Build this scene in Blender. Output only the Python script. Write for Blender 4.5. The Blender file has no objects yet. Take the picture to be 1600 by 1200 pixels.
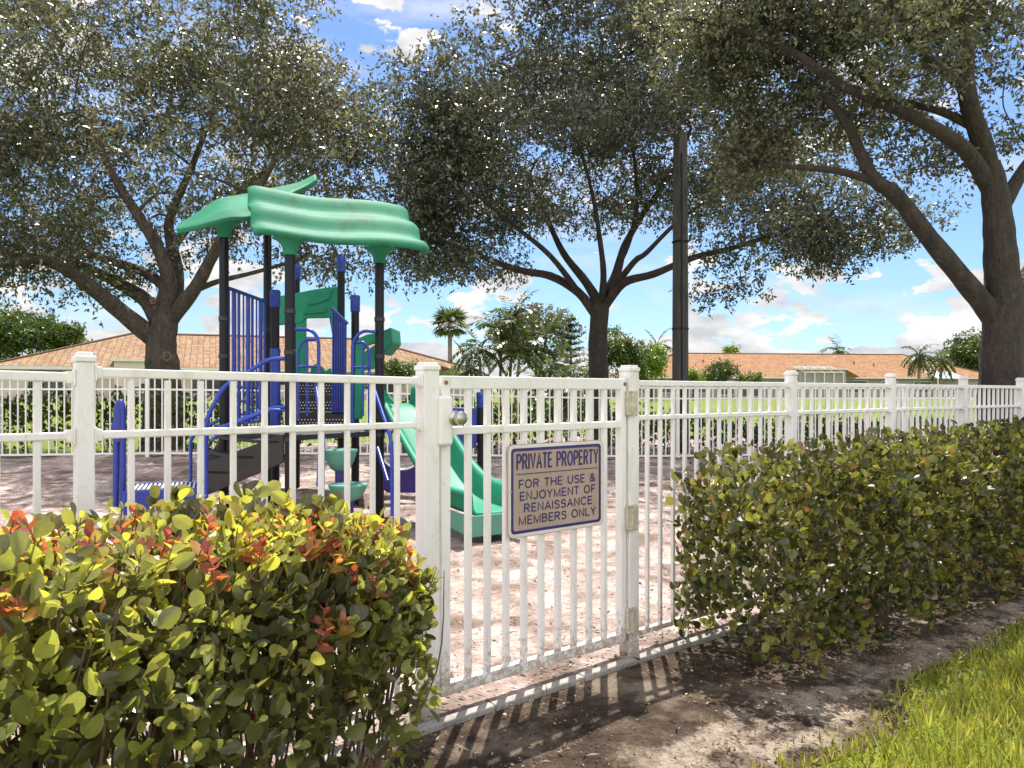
import bpy, math, random
import numpy as np
from mathutils import Vector, Matrix
R = math.radians
C = bpy.context.scene.collection
SC = bpy.context.scene
rnd = random.Random(7)

# ------------------------------------------------------------------ camera, sky, sun, exposure
F, HX, HY, CH = 1200.0, 800.0, 612.0, 1.30        # focal (px of a 1600 wide picture), centre, horizon, eye height
cam = bpy.data.cameras.new("camera"); cam.sensor_width = 36; cam.lens = 36*F/1600
cam.shift_y = (HY-600)/1600; cam.clip_start = .05; cam.clip_end = 3000
co = bpy.data.objects.new("camera", cam); C.objects.link(co)
co.location = (0, 0, CH); co.rotation_euler = (R(90), 0, 0)
SC.camera = co
SUN_EL, SUN_AZ = 62.0, 6.7                        # azimuth to the right of +Y
sl = bpy.data.lights.new("sun", 'SUN'); sl.energy = 4.0; sl.angle = R(.5); sl.color = (1, .95, .87)
so = bpy.data.objects.new("sun", sl); C.objects.link(so)
sd = Vector((math.sin(R(SUN_AZ))*math.cos(R(SUN_EL)), math.cos(R(SUN_AZ))*math.cos(R(SUN_EL)), math.sin(R(SUN_EL))))
so.rotation_euler = sd.to_track_quat('Z', 'Y').to_euler()
SC.view_settings.view_transform = 'Standard'; SC.view_settings.look = 'None'
SC.view_settings.exposure = 1.15; SC.view_settings.gamma = 1; SC.view_settings.use_curve_mapping = False
SC.cycles.max_bounces = 8; SC.cycles.transparent_max_bounces = 8

W = bpy.data.worlds.new("World"); SC.world = W; W.use_nodes = True
class NT:
    def __init__(s, tree): s.t = tree
    def n(s, typ, ins=None, **kw):
        nd = s.t.nodes.new(typ)
        for k, v in kw.items(): setattr(nd, k, v)
        for k, v in (ins or {}).items():
            if isinstance(v, bpy.types.NodeSocket): s.t.links.new(v, nd.inputs[k])
            else: nd.inputs[k].default_value = v
        return nd
    def m(s, op, a, b=0.0, c=0.0, clamp=False):
        nd = s.t.nodes.new('ShaderNodeMath'); nd.operation = op; nd.use_clamp = clamp
        for i, v in enumerate((a, b, c)):
            if isinstance(v, bpy.types.NodeSocket): s.t.links.new(v, nd.inputs[i])
            else: nd.inputs[i].default_value = v
        return nd.outputs[0]
    def ramp(s, fac, stops, interp='LINEAR'):
        nd = s.t.nodes.new('ShaderNodeValToRGB'); s.t.links.new(fac, nd.inputs[0])
        e = nd.color_ramp.elements; nd.color_ramp.interpolation = interp
        while len(e) > len(stops): e.remove(e[-1])
        while len(e) < len(stops): e.new(1)
        for x, (p, c) in zip(e, stops):
            x.position = p; x.color = (c[0], c[1], c[2], 1) if len(c) == 3 else c
        return nd.outputs[0]
    def mix(s, fac, a, b, blend='MIX'):
        nd = s.t.nodes.new('ShaderNodeMix'); nd.data_type = 'RGBA'; nd.blend_type = blend
        for i, v in ((0, fac), (6, a), (7, b)):
            if isinstance(v, bpy.types.NodeSocket): s.t.links.new(v, nd.inputs[i])
            else: nd.inputs[i].default_value = v if i == 0 else (v[0], v[1], v[2], 1)
        return nd.outputs[2]
def build_world():
    t = W.node_tree; t.nodes.clear(); q = NT(t)
    sky = q.n('ShaderNodeTexSky', sky_type='NISHITA', sun_disc=False)
    sky.sun_elevation = R(SUN_EL); sky.sun_rotation = R(SUN_AZ); sky.air_density = 1.0; sky.dust_density = .6; sky.ozone_density = 1.6
    tc = q.n('ShaderNodeTexCoord'); sp = q.n('ShaderNodeSeparateXYZ', {0: tc.outputs['Generated']})
    el = q.m('ARCSINE', sp.outputs[2]); az = q.m('ARCTAN2', sp.outputs[0], sp.outputs[1])
    # puffy cumulus low over the roofs
    v1 = q.n('ShaderNodeCombineXYZ', {0: q.m('MULTIPLY', az, 7.0), 1: q.m('MULTIPLY', el, 15.0), 2: 3.3}).outputs[0]
    n1 = q.n('ShaderNodeTexNoise', {'Vector': v1, 'Scale': 1.7, 'Detail': 10.0, 'Roughness': .52}).outputs[0]
    cov = q.ramp(el, [(0.0, (.60,)*3), (.045, (.58,)*3), (.085, (.51,)*3), (.13, (.45,)*3), (.2, (.38,)*3), (.3, (.42,)*3), (.8, (.46,)*3)])
    back = q.m('MULTIPLY', q.m('SUBTRACT', .15, sp.outputs[1]), 1.6, clamp=True)   # unseen bright cloud added behind the camera to fill the shaded fence
    s1 = q.m('ADD', q.m('ADD', n1, cov), q.m('MULTIPLY', back, .16))
    m1 = q.ramp(q.m('SUBTRACT', s1, .5), [(.50, (0,)*3), (.53, (1,)*3)])
    # thin veils higher up
    v2 = q.n('ShaderNodeCombineXYZ', {0: q.m('MULTIPLY', az, 2.2), 1: q.m('MULTIPLY', el, 7.0), 2: 9.1}).outputs[0]
    n2 = q.n('ShaderNodeTexNoise', {'Vector': v2, 'Scale': 1.6, 'Detail': 8.0, 'Roughness': .6, 'Distortion': .6}).outputs[0]
    m2 = q.ramp(n2, [(.50, (.02,)*3), (.78, (.8,)*3)])
    mk = q.m('MAXIMUM', m1, m2)
    v3 = q.n('ShaderNodeVectorMath', {0: v1, 1: (0.15, .9, 0)}, operation='ADD').outputs[0]
    n3 = q.n('ShaderNodeTexNoise', {'Vector': v3, 'Scale': 1.9, 'Detail': 7.0, 'Roughness': .55}).outputs[0]
    cc = q.ramp(n3, [(.36, (2.9, 3.0, 3.2)), (.6, (4.6, 4.5, 4.45))])
    cc = q.mix(back, cc, (8.5, 8.25, 8.2))
    skc = q.mix(1.0, sky.outputs[0], (.47, .585, .73), 'MULTIPLY')
    col = q.mix(mk, skc, cc)
    bg = q.n('ShaderNodeBackground', {0: col, 1: .105})
    out = q.n('ShaderNodeOutputWorld', {0: bg.outputs[0]})
build_world()

# ------------------------------------------------------------------ helpers
def V(*a): return Vector(a)
def P(px, py, d): return Vector(((px-HX)/F*d, d, CH+(HY-py)/F*d))       # a point seen at (px,py) at depth d
def XY(px, d): return Vector(((px-HX)/F*d, d, 0))
def ss(a, b, v):
    t = np.clip((v-a)/(b-a), 0, 1); return t*t*(3-2*t)
def g(x, y): return .17*ss(8, 12, y)*ss(3, -6, x) + .62*ss(18, 45, y)     # lie of the land
def at(px, d, z=0.0):
    p = XY(px, d); p.z = float(g(p.x, p.y)) + z; return p
DIR = V(.777, .629, 0).normalized(); NRM = V(DIR.y, -DIR.x, 0)            # along the front fence; out of the playground
P1, P2 = V(-.335, 3.04, 0), V(.576, 3.777, 0)                             # the two gate posts
UP = V(0, 0, 1)
def tn(t, n, z=0.0, o=P1): return o + DIR*t + NRM*n + UP*z

def tag(o, label, cat, group=None, kind=None):
    if label: o['label'] = label
    if cat: o['category'] = cat
    if group: o['group'] = group
    if kind: o['kind'] = kind
    return o
def thing(name, label, cat, loc, group=None):
    o = bpy.data.objects.new(name, None); C.objects.link(o); o.location = loc; o.empty_display_size = .2
    return tag(o, label, cat, group)
def link(name, me, mat, parent=None, label=None):
    o = bpy.data.objects.new(name, me); C.objects.link(o)
    if mat and not me.materials: me.materials.append(mat)
    if parent:
        o.parent = parent
        if parent.type == 'EMPTY': o.location = -Vector(parent.location)
    if label: o['label'] = label
    return o
class MB:
    def __init__(s): s.v = []; s.f = []; s.uv = {}
    def obox(s, c, a, b, d):
        c, a, b, d = map(Vector, (c, a, b, d)); i = len(s.v)
        for x in (-1, 1):
            for y in (-1, 1):
                for z in (-1, 1): s.v.append(c+a*x+b*y+d*z)
        fl = [(0,1,3,2),(4,6,7,5),(0,4,5,1),(2,3,7,6),(0,2,6,4),(1,5,7,3)]
        if a.cross(b).dot(d) < 0: fl = [q[::-1] for q in fl]
        s.f += [tuple(i+k for k in q) for q in fl]; return s
    def box(s, x0, y0, z0, x1, y1, z1):
        return s.obox(((x0+x1)/2, (y0+y1)/2, (z0+z1)/2), ((x1-x0)/2, 0, 0), (0, (y1-y0)/2, 0), (0, 0, (z1-z0)/2))
    def bar(s, p, q, w, h, up=UP):                # rectangular bar from p to q: w across, h along up
        p, q = Vector(p), Vector(q); d = (q-p); x = d.normalized(); y = x.cross(up)
        if y.length < 1e-4: y = V(1, 0, 0)
        y.normalize(); u = y.cross(x)
        return s.obox((p+q)/2, d/2, y*w/2, u*h/2)
    def tube(s, pts, r, n=10, cap=True, flat=1.0):
        pts = [Vector(p) for p in pts]; m = len(pts)
        rr = list(r) if hasattr(r, '__len__') else [r]*m
        i0 = len(s.v); up = None
        for k, p in enumerate(pts):
            d = (pts[min(k+1, m-1)]-pts[max(k-1, 0)])
            d = d.normalized() if d.length > 1e-9 else V(0, 0, 1)
            if up is None:
                up = d.orthogonal().normalized() if abs(d.z) < .99 else V(1, 0, 0)
            up = (up-d*up.dot(d)).normalized(); w = d.cross(up)
            for j in range(n):
                a = 2*math.pi*j/n; s.v.append(p+(up*math.cos(a)+w*math.sin(a)*flat)*rr[k])
        for k in range(m-1):
            for j in range(n):
                a, b = i0+k*n+j, i0+k*n+(j+1) % n; s.f.append((a, b, b+n, a+n))
        if cap:
            s.f.append(tuple(i0+j for j in reversed(range(n)))); s.f.append(tuple(i0+(m-1)*n+j for j in range(n)))
        return s
    def lathe(s, o, prof, n=20):
        o = Vector(o); return s.tube([o+UP*z for r_, z in prof], [max(r_, 1e-4) for r_, z in prof], n)
    def prism(s, pts, th):                        # outline given in 3D, pushed along th
        pts = [Vector(p) for p in pts]; th = Vector(th); i = len(s.v); n = len(pts)
        s.v += pts+[p+th for p in pts]
        s.f.append(tuple(range(i, i+n))[::-1]); s.f.append(tuple(range(i+n, i+2*n)))
        for k in range(n):
            a, b = i+k, i+(k+1) % n; s.f.append((a, b, b+n, a+n))
        return s
    def quad(s, *p):
        i = len(s.v); s.v += [Vector(x) for x in p]; s.f.append(tuple(range(i, i+len(p)))); return s
    def grid(s, rows, th=None):                   # rows of points -> sheet (with thickness th downwards)
        i = len(s.v); a, b = len(rows), len(rows[0])
        for r_ in rows: s.v += [Vector(p) for p in r_]
        for k in range(a-1):
            for j in range(b-1):
                q = i+k*b+j; s.f.append((q, q+1, q+b+1, q+b))
        return s
    def build(s, name, mat, parent=None, smooth=False, bevel=0, label=None, seg=2):
        me = bpy.data.meshes.new(name); me.from_pydata([tuple(v) for v in s.v], [], s.f); me.update()
        o = link(name, me, mat, parent, label)
        if smooth:
            me.polygons.foreach_set('use_smooth', [True]*len(me.polygons))
            if smooth != 'all':
                me.set_sharp_from_angle(angle=R(40))
        if bevel:
            b = o.modifiers.new('bevel', 'BEVEL'); b.width = bevel; b.segments = seg; b.limit_method = 'ANGLE'; b.angle_limit = R(40)
        return o
def solid(o, th, sub=0, off=-1):
    m = o.modifiers.new('solid', 'SOLIDIFY'); m.thickness = th; m.offset = off
    if sub:
        k = o.modifiers.new('sub', 'SUBSURF'); k.levels = k.render_levels = sub
    return o
def copy_tree(o, parent=None):
    c = o.copy(); C.objects.link(c); c.parent = parent
    for ch in list(o.children): copy_tree(ch, c)
    return c
def smoothline(pts, k=5):
    pts = [Vector(p) for p in pts]; out = []
    for i in range(len(pts)-1):
        p0, p1, p2, p3 = pts[max(i-1, 0)], pts[i], pts[i+1], pts[min(i+2, len(pts)-1)]
        for j in range(k):
            t = j/k
            out.append(.5*((2*p1)+(p2-p0)*t+(2*p0-5*p1+4*p2-p3)*t*t+(3*p1-p0-3*p2+p3)*t**3))
    out.append(pts[-1]); return out
def bend(pts, r=.06, k=5):                        # polyline with rounded corners
    pts = [Vector(p) for p in pts]; out = [pts[0]]
    for i in range(1, len(pts)-1):
        a, b, c = pts[i-1], pts[i], pts[i+1]
        u = (a-b); w = (c-b); rr = min(r, u.length*.49, w.length*.49)
        p, q = b+u.normalized()*rr, b+w.normalized()*rr
        for j in range(k+1):
            t = j/k; out.append(p*(1-t)**2+b*2*t*(1-t)+q*t*t)
    out.append(pts[-1]); return out

# ------------------------------------------------------------------ materials
def mat(name, col, rough=.5, var=.12, scale=6.0, bump=0.0, bscale=40.0, metal=0.0, spec=.5, stain=None, stain_amt=.0, stretch=(1, 1, 1), coat=0):
    m = bpy.data.materials.new(name); m.use_nodes = True; q = NT(m.node_tree); b = m.node_tree.nodes['Principled BSDF']
    tc = q.n('ShaderNodeTexCoord').outputs['Object']
    mp = q.n('ShaderNodeMapping', {0: tc, 3: stretch}).outputs[0]
    nz = q.n('ShaderNodeTexNoise', {'Vector': mp, 'Scale': scale, 'Detail': 6.0, 'Roughness': .6}).outputs[0]
    lo = [c*(1-var) for c in col]; hi = [min(1, c*(1+var)) for c in col]
    c = q.ramp(nz, [(.3, lo), (.7, hi)])
    if stain:
        n2 = q.n('ShaderNodeTexNoise', {'Vector': mp, 'Scale': scale*2.3, 'Detail': 8.0, 'Roughness': .7}).outputs[0]
        f = q.ramp(n2, [(.52, (0,)*3), (.75, (stain_amt,)*3)])
        c = q.mix(f, c, stain)
    m.node_tree.links.new(c, b.inputs['Base Color'])
    b.inputs['Roughness'].default_value = rough; b.inputs['Metallic'].default_value = metal
    b.inputs['Specular IOR Level'].default_value = spec; b.inputs['Coat Weight'].default_value = coat
    if bump:
        n3 = q.n('ShaderNodeTexNoise', {'Vector': mp, 'Scale': bscale, 'Detail': 5.0}).outputs[0]
        bp = q.n('ShaderNodeBump', {'Height': n3, 'Strength': min(1, bump), 'Distance': .02 if bump < .8 else .07})
        m.node_tree.links.new(bp.outputs[0], b.inputs['Normal'])
    return m
def leafmat(name, stops, trans=.35, rough=.38, spec=.5, tcol=None):
    m = bpy.data.materials.new(name); m.use_nodes = True; q = NT(m.node_tree); t = m.node_tree
    b = t.nodes['Principled BSDF']; out = t.nodes['Material Output']
    at_ = q.n('ShaderNodeAttribute', attribute_name='tint')
    tcn = q.n('ShaderNodeTexCoord').outputs['Object']; nzl = q.n('ShaderNodeTexNoise', {'Vector': tcn, 'Scale': 45.0, 'Detail': 5.0, 'Roughness': .7}).outputs[0]
    fac = q.m('ADD', at_.outputs['Fac'], q.m('MULTIPLY', q.m('SUBTRACT', nzl, .5), .22), clamp=True)
    c = q.ramp(fac, stops)
    t.links.new(c, b.inputs['Base Color']); b.inputs['Roughness'].default_value = rough; b.inputs['Specular IOR Level'].default_value = spec
    tc = q.mix(1.0, c, tcol or (1.5, 1.45, .7), 'MULTIPLY')
    tr = q.n('ShaderNodeBsdfTranslucent', {0: tc})
    ms = q.n('ShaderNodeMixShader', {0: trans, 1: b.outputs[0], 2: tr.outputs[0]})
    t.links.new(ms.outputs[0], out.inputs[0]); return m
M = {}
M['white'] = mat('white_paint', (.80, .775, .76), .42, .05, 5, .05, 60, stain=(.42, .33, .22), stain_amt=.45, stretch=(1, 1, .35))
def splash(m):
    q = NT(m.node_tree); b = m.node_tree.nodes['Principled BSDF']; src = b.inputs['Base Color'].links[0].from_socket
    pos = q.n('ShaderNodeNewGeometry').outputs['Position']; z = q.n('ShaderNodeSeparateXYZ', {0: pos}).outputs[2]
    nz = q.n('ShaderNodeTexNoise', {'Vector': pos, 'Scale': 38.0, 'Detail': 7.0, 'Roughness': .75}).outputs[0]
    low = q.ramp(z, [(.03, (.30,)*3), (.32, (0,)*3)])
    f = q.ramp(q.m('ADD', nz, low), [(.60, (0,)*3), (.78, (.75,)*3)])
    c = q.mix(f, src, (.26, .19, .13))
    n2 = q.n('ShaderNodeTexNoise', {'Vector': pos, 'Scale': 9.0, 'Detail': 9.0, 'Roughness': .8}).outputs[0]
    c = q.mix(q.ramp(n2, [(.66, (0,)*3), (.70, (.8,)*3)]), c, (.30, .17, .09))
    m.node_tree.links.new(c, b.inputs['Base Color'])
splash(M['white'])
M['whitefar'] = mat('white_paint_far', (.82, .80, .77), .5, .05, 3)
M['hinge'] = mat('hinge_metal', (.52, .48, .38), .5, .25, 30, .2, 90, metal=.1, stain=(.22, .13, .06), stain_amt=.7)
M['steel'] = mat('worn_steel', (.45, .43, .41), .3, .2, 40, metal=.9)
M['rust'] = mat('rust', (.24, .13, .07), .8, .4, 40)
M['signtan'] = mat('faded_sign', (.40, .30, .245), .55, .08, 5, .03, 50, stain=(.28, .21, .18), stain_amt=.5)
M['indigo'] = mat('indigo_ink', (.035, .022, .13), .5, .15, 8)
M['signback'] = mat('sign_edge', (.66, .62, .62), .4, .08, 8)
M['green'] = mat('green_plastic', (.018, .26, .145), .45, .10, 2.5, .03, 50, stain=(.10, .28, .19), stain_amt=.5, spec=.2)
M['canopy'] = mat('canopy_plastic', (.036, .21, .125), .62, .16, 1.6, .05, 30, stain=(.055, .06, .012), stain_amt=.9, spec=.10)
M['lgreen'] = mat('light_green_plastic', (.026, .235, .14), .5, .10, 3, .02, 50, spec=.2)
M['aqua'] = mat('aqua_plastic', (.12, .31, .24), .5, .10, 4, .03, 50, spec=.25)
M['blue'] = mat('blue_paint', (.016, .045, .34), .33, .12, 5, .04, 60, stain=(.20, .25, .42), stain_amt=.25)
M['bluep'] = mat('blue_plastic', (.025, .045, .30), .42, .12, 5, .03, 60)
M['purple'] = mat('purple_plastic', (.045, .022, .20), .45, .12, 5, .03, 60)
M['post'] = mat('dark_post', (.005, .005, .010), .4, .2, 6, .03, 60, spec=.3)
M['deck'] = mat('deck_rubber', (.018, .017, .018), .55, .25, 20, .1, 120)
M['brownbl'] = mat('stair_black', (.022, .017, .015), .5, .25, 9, .06, 80)
M['paneloff'] = mat('panel_white', (.75, .74, .74), .45, .06, 6)
M['concrete'] = mat('edging_concrete', (.30, .285, .26), .9, .2, 8, .3, 90, stain=(.17, .13, .09), stain_amt=.85)
M['polewood'] = mat('pole_concrete', (.075, .075, .068), .9, .35, 5, .4, 60, stretch=(3, 3, .4), spec=.15, stain=(.13, .125, .11), stain_amt=.6)
M['bark'] = mat('bark', (.075, .058, .046), .9, .45, 7, .9, 26, stain=(.20, .19, .17), stain_amt=.45, stretch=(1, 1, .45))
M['bark2'] = mat('bark_dark', (.040, .030, .025), .9, .45, 6, .9, 22, stain=(.16, .13, .11), stain_amt=.4, stretch=(1, 1, .45))
M['twig'] = mat('twig', (.16, .10, .065), .8, .4, 20, .3, 80)
M['wall'] = mat('stucco', (.55, .48, .42), .9, .06, 2, .1, 60)
M['wall2'] = mat('stucco_grey', (.30, .275, .265), .9, .06, 2, .1, 60)
M['trim'] = mat('white_trim', (.62, .60, .57), .6, .05, 4)
M['glass'] = mat('window_dark', (.035, .045, .055), .12, .3, 2)
M['pooltop'] = mat('blue_awning', (.50, .58, .66), .5, .1, 3)
M['palmtrunk'] = mat('palm_trunk', (.23, .19, .15), .9, .3, 5, .5, 40, stretch=(1, 1, 3))
M['black'] = mat('black_metal', (.015, .015, .016), .4, .2, 10)

def roofmat(name, c1, c2, c3, us, vs):
    m = bpy.data.materials.new(name); m.use_nodes = True; q = NT(m.node_tree); b = m.node_tree.nodes['Principled BSDF']
    uv = q.n('ShaderNodeUVMap').outputs[0]
    br = q.n('ShaderNodeTexBrick', {'Vector': uv, 'Color1': (*c1, 1), 'Color2': (*c2, 1), 'Mortar': (*c3, 1), 'Scale': 1.0, 'Mortar Size': .025, 'Mortar Smooth': .6, 'Bias': -.1, 'Brick Width': us, 'Row Height': vs}, offset=0.0)
    wv = q.n('ShaderNodeTexNoise', {'Vector': q.n('ShaderNodeMapping', {0: uv, 3: (5.0, 1.2, 1)}).outputs[0], 'Scale': 1.3, 'Detail': 5.0, 'Roughness': .8}).outputs[0]
    nz = q.n('ShaderNodeTexNoise', {'Vector': uv, 'Scale': .7, 'Detail': 6.0, 'Roughness': .6}).outputs[0]
    c = q.mix(q.ramp(nz, [(.4, (0,)*3), (.75, (.55,)*3)]), br.outputs[0], [x*.62 for x in c1])
    c = q.mix(.8, c, q.ramp(wv, [(.35, (.55, .5, .46)), (.6, (1.15, 1.15, 1.15))]), 'MULTIPLY')
    m.node_tree.links.new(c, b.inputs['Base Color']); b.inputs['Roughness'].default_value = .9; b.inputs['Specular IOR Level'].default_value = .05
    bp = q.n('ShaderNodeBump', {'Height': br.outputs[1], 'Strength': -.6, 'Distance': .05})
    m.node_tree.links.new(bp.outputs[0], b.inputs['Normal']); return m
M['roof1'] = roofmat('tan_tiles', (.36, .245, .16), (.265, .165, .10), (.13, .08, .05), .36, .36)
M['roof2'] = roofmat('orange_tiles', (.37, .215, .125), (.285, .16, .09), (.15, .085, .05), .45, .5)

def groundmat(name, stops, scale, fine, bump, rough=.95, patch=None, ps=.6, pr=(.45, .6)):
    m = bpy.data.materials.new(name); m.use_nodes = True; q = NT(m.node_tree); b = m.node_tree.nodes['Principled BSDF']
    tc = q.n('ShaderNodeTexCoord').outputs['Object']
    n1 = q.n('ShaderNodeTexNoise', {'Vector': tc, 'Scale': scale, 'Detail': 9.0, 'Roughness': .68}).outputs[0]
    c = q.ramp(n1, stops)
    n2 = q.n('ShaderNodeTexNoise', {'Vector': tc, 'Scale': fine, 'Detail': 4.0, 'Roughness': .7}).outputs[0]
    c = q.mix(.55, c, q.ramp(n2, [(.3, (.35, .33, .3)), (.7, (1.35, 1.35, 1.35))]), 'MULTIPLY')
    if patch:
        n3 = q.n('ShaderNodeTexNoise', {'Vector': tc, 'Scale': ps, 'Detail': 5.0, 'Roughness': .6}).outputs[0]
        c = q.mix(q.ramp(n3, [(pr[0], (0,)*3), (pr[1], (.85,)*3)]), c, patch)
    m.node_tree.links.new(c, b.inputs['Base Color']); b.inputs['Roughness'].default_value = rough; b.inputs['Specular IOR Level'].default_value = .2
    hsum = q.m('ADD', n1, q.m('MULTIPLY', n2, .4))
    bp = q.n('ShaderNodeBump', {'Height': hsum, 'Strength': bump, 'Distance': .05})
    m.node_tree.links.new(bp.outputs[0], b.inputs['Normal']); return m
M['mulch'] = groundmat('mulch', [(.30, (.20, .145, .12)), (.48, (.46, .355, .315)), (.65, (.68, .565, .515))], 3.0, 34, 1.0, patch=(.15, .105, .082), ps=2.2, pr=(.47, .62))
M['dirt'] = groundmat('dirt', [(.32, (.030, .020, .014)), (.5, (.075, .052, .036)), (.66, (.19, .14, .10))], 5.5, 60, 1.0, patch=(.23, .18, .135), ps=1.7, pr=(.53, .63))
M['lawn'] = groundmat('lawn', [(.3, (.10, .14, .016)), (.55, (.16, .215, .026)), (.75, (.22, .27, .04))], 1.2, 25, .6)
M['chip'] = mat('wood_chip', (.36, .27, .20), .9, .55, 3)
M['litter'] = mat('leaf_litter', (.16, .11, .07), .85, .6, 4)

L = {}
L['oak'] = leafmat('oak_leaf', [(0, (.032, .036, .028)), (.45, (.075, .080, .060)), (.8, (.145, .150, .108)), (1, (.30, .30, .22))], .34, .34, .8, (1.4, 1.35, .8))
L['oak2'] = leafmat('oak_leaf_light', [(0, (.040, .044, .031)), (.45, (.10, .104, .070)), (.8, (.19, .19, .125)), (1, (.37, .355, .24))], .38, .34, .8, (1.4, 1.35, .8))
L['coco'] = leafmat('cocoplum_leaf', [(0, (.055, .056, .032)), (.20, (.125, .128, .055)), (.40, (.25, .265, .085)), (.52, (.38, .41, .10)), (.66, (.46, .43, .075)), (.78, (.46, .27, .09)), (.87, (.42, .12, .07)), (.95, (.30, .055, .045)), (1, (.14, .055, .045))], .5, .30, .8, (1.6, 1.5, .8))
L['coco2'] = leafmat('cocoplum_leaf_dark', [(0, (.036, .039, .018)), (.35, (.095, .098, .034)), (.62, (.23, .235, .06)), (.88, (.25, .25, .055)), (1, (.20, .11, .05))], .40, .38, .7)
L['hedge'] = leafmat('hedge_leaf', [(0, (.025, .04, .012)), (.5, (.06, .09, .018)), (1, (.22, .27, .04))], .35, .4)
L['bush'] = leafmat('bush_leaf', [(0, (.03, .05, .015)), (.5, (.06, .10, .022)), (1, (.16, .21, .04))], .35, .4)
L['bright'] = leafmat('bright_leaf', [(0, (.07, .12, .02)), (.5, (.13, .21, .03)), (1, (.26, .34, .05))], .4, .4)
L['palm'] = leafmat('palm_leaf', [(0, (.03, .05, .016)), (.5, (.06, .095, .025)), (.9, (.13, .17, .04)), (1, (.33, .27, .06))], .3, .35)
L['pine'] = leafmat('pine_needle', [(0, (.02, .035, .018)), (1, (.05, .075, .03))], .15, .5)
L['grass'] = leafmat('grass_blade', [(0, (.14, .15, .03)), (.5, (.30, .305, .06)), (1, (.52, .48, .18))], .45, .4)
L['weed'] = leafmat('weed_leaf', [(0, (.09, .15, .03)), (1, (.17, .26, .05))], .4, .4)

# ------------------------------------------------------------------ leaf clouds (numpy)
def unit(a): return a/np.maximum(np.linalg.norm(a, axis=1, keepdims=True), 1e-9)
def leaf_cloud(name, Pn, D, N, Ls, Ws, tint, m, parent=None, oval=False, fold=.25):
    n = len(Pn); D = unit(D); S = unit(np.cross(N, D)); N = np.cross(D, S)
    Ls = np.asarray(Ls).reshape(-1, 1)*np.ones((n, 1)); Ws = np.asarray(Ws).reshape(-1, 1)*np.ones((n, 1))
    if oval: prof = [(0, 0), (.08, -.20), (.26, -.44), (.50, -.54), (.74, -.47), (.93, -.24), (1.0, 0), (.93, .24), (.74, .47), (.50, .54), (.26, .44), (.08, .20)]
    else: prof = [(0, 0), (.5, -.5), (1, 0), (.5, .5)]
    k = len(prof); vs = np.zeros((n, k, 3))
    cv = (np.random.rand(n, 1)-.35)*(.7 if oval else .35)
    for i, (a, b) in enumerate(prof):
        vs[:, i] = Pn+D*Ls*a+S*Ws*b+N*(Ws*abs(b)*fold*1.4-Ls*cv*a*a)
    h = k//2
    if oval: fc = np.array([[0, 1, 2, 3, 4, 5, 6], [0, 6, 7, 8, 9, 10, 11]])
    else: fc = np.array([[0, 1, 2, 3]])
    fl = (np.arange(n)[:, None, None]*k+fc[None]).reshape(-1)
    nf = n*len(fc); w = fc.shape[1]
    me = bpy.data.meshes.new(name); me.vertices.add(n*k); me.vertices.foreach_set('co', vs.reshape(-1).astype(np.float32))
    me.loops.add(nf*w); me.loops.foreach_set('vertex_index', fl.astype(np.int32))
    me.polygons.add(nf); me.polygons.foreach_set('loop_start', (np.arange(nf)*w).astype(np.int32))
    me.update(calc_edges=True)
    a = me.attributes.new('tint', 'FLOAT', 'POINT'); a.data.foreach_set('value', np.repeat(np.clip(tint, 0, 1), k).astype(np.float32))
    return link(name, me, m, parent)
def sampl(lines):
    out = []; rad = []
    for pts, r0, r1 in lines:
        for i, p in enumerate(pts): out.append(tuple(p)); rad.append(r0+(r1-r0)*i/max(1, len(pts)-1))
    return np.array(out), np.array(rad)

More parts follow.
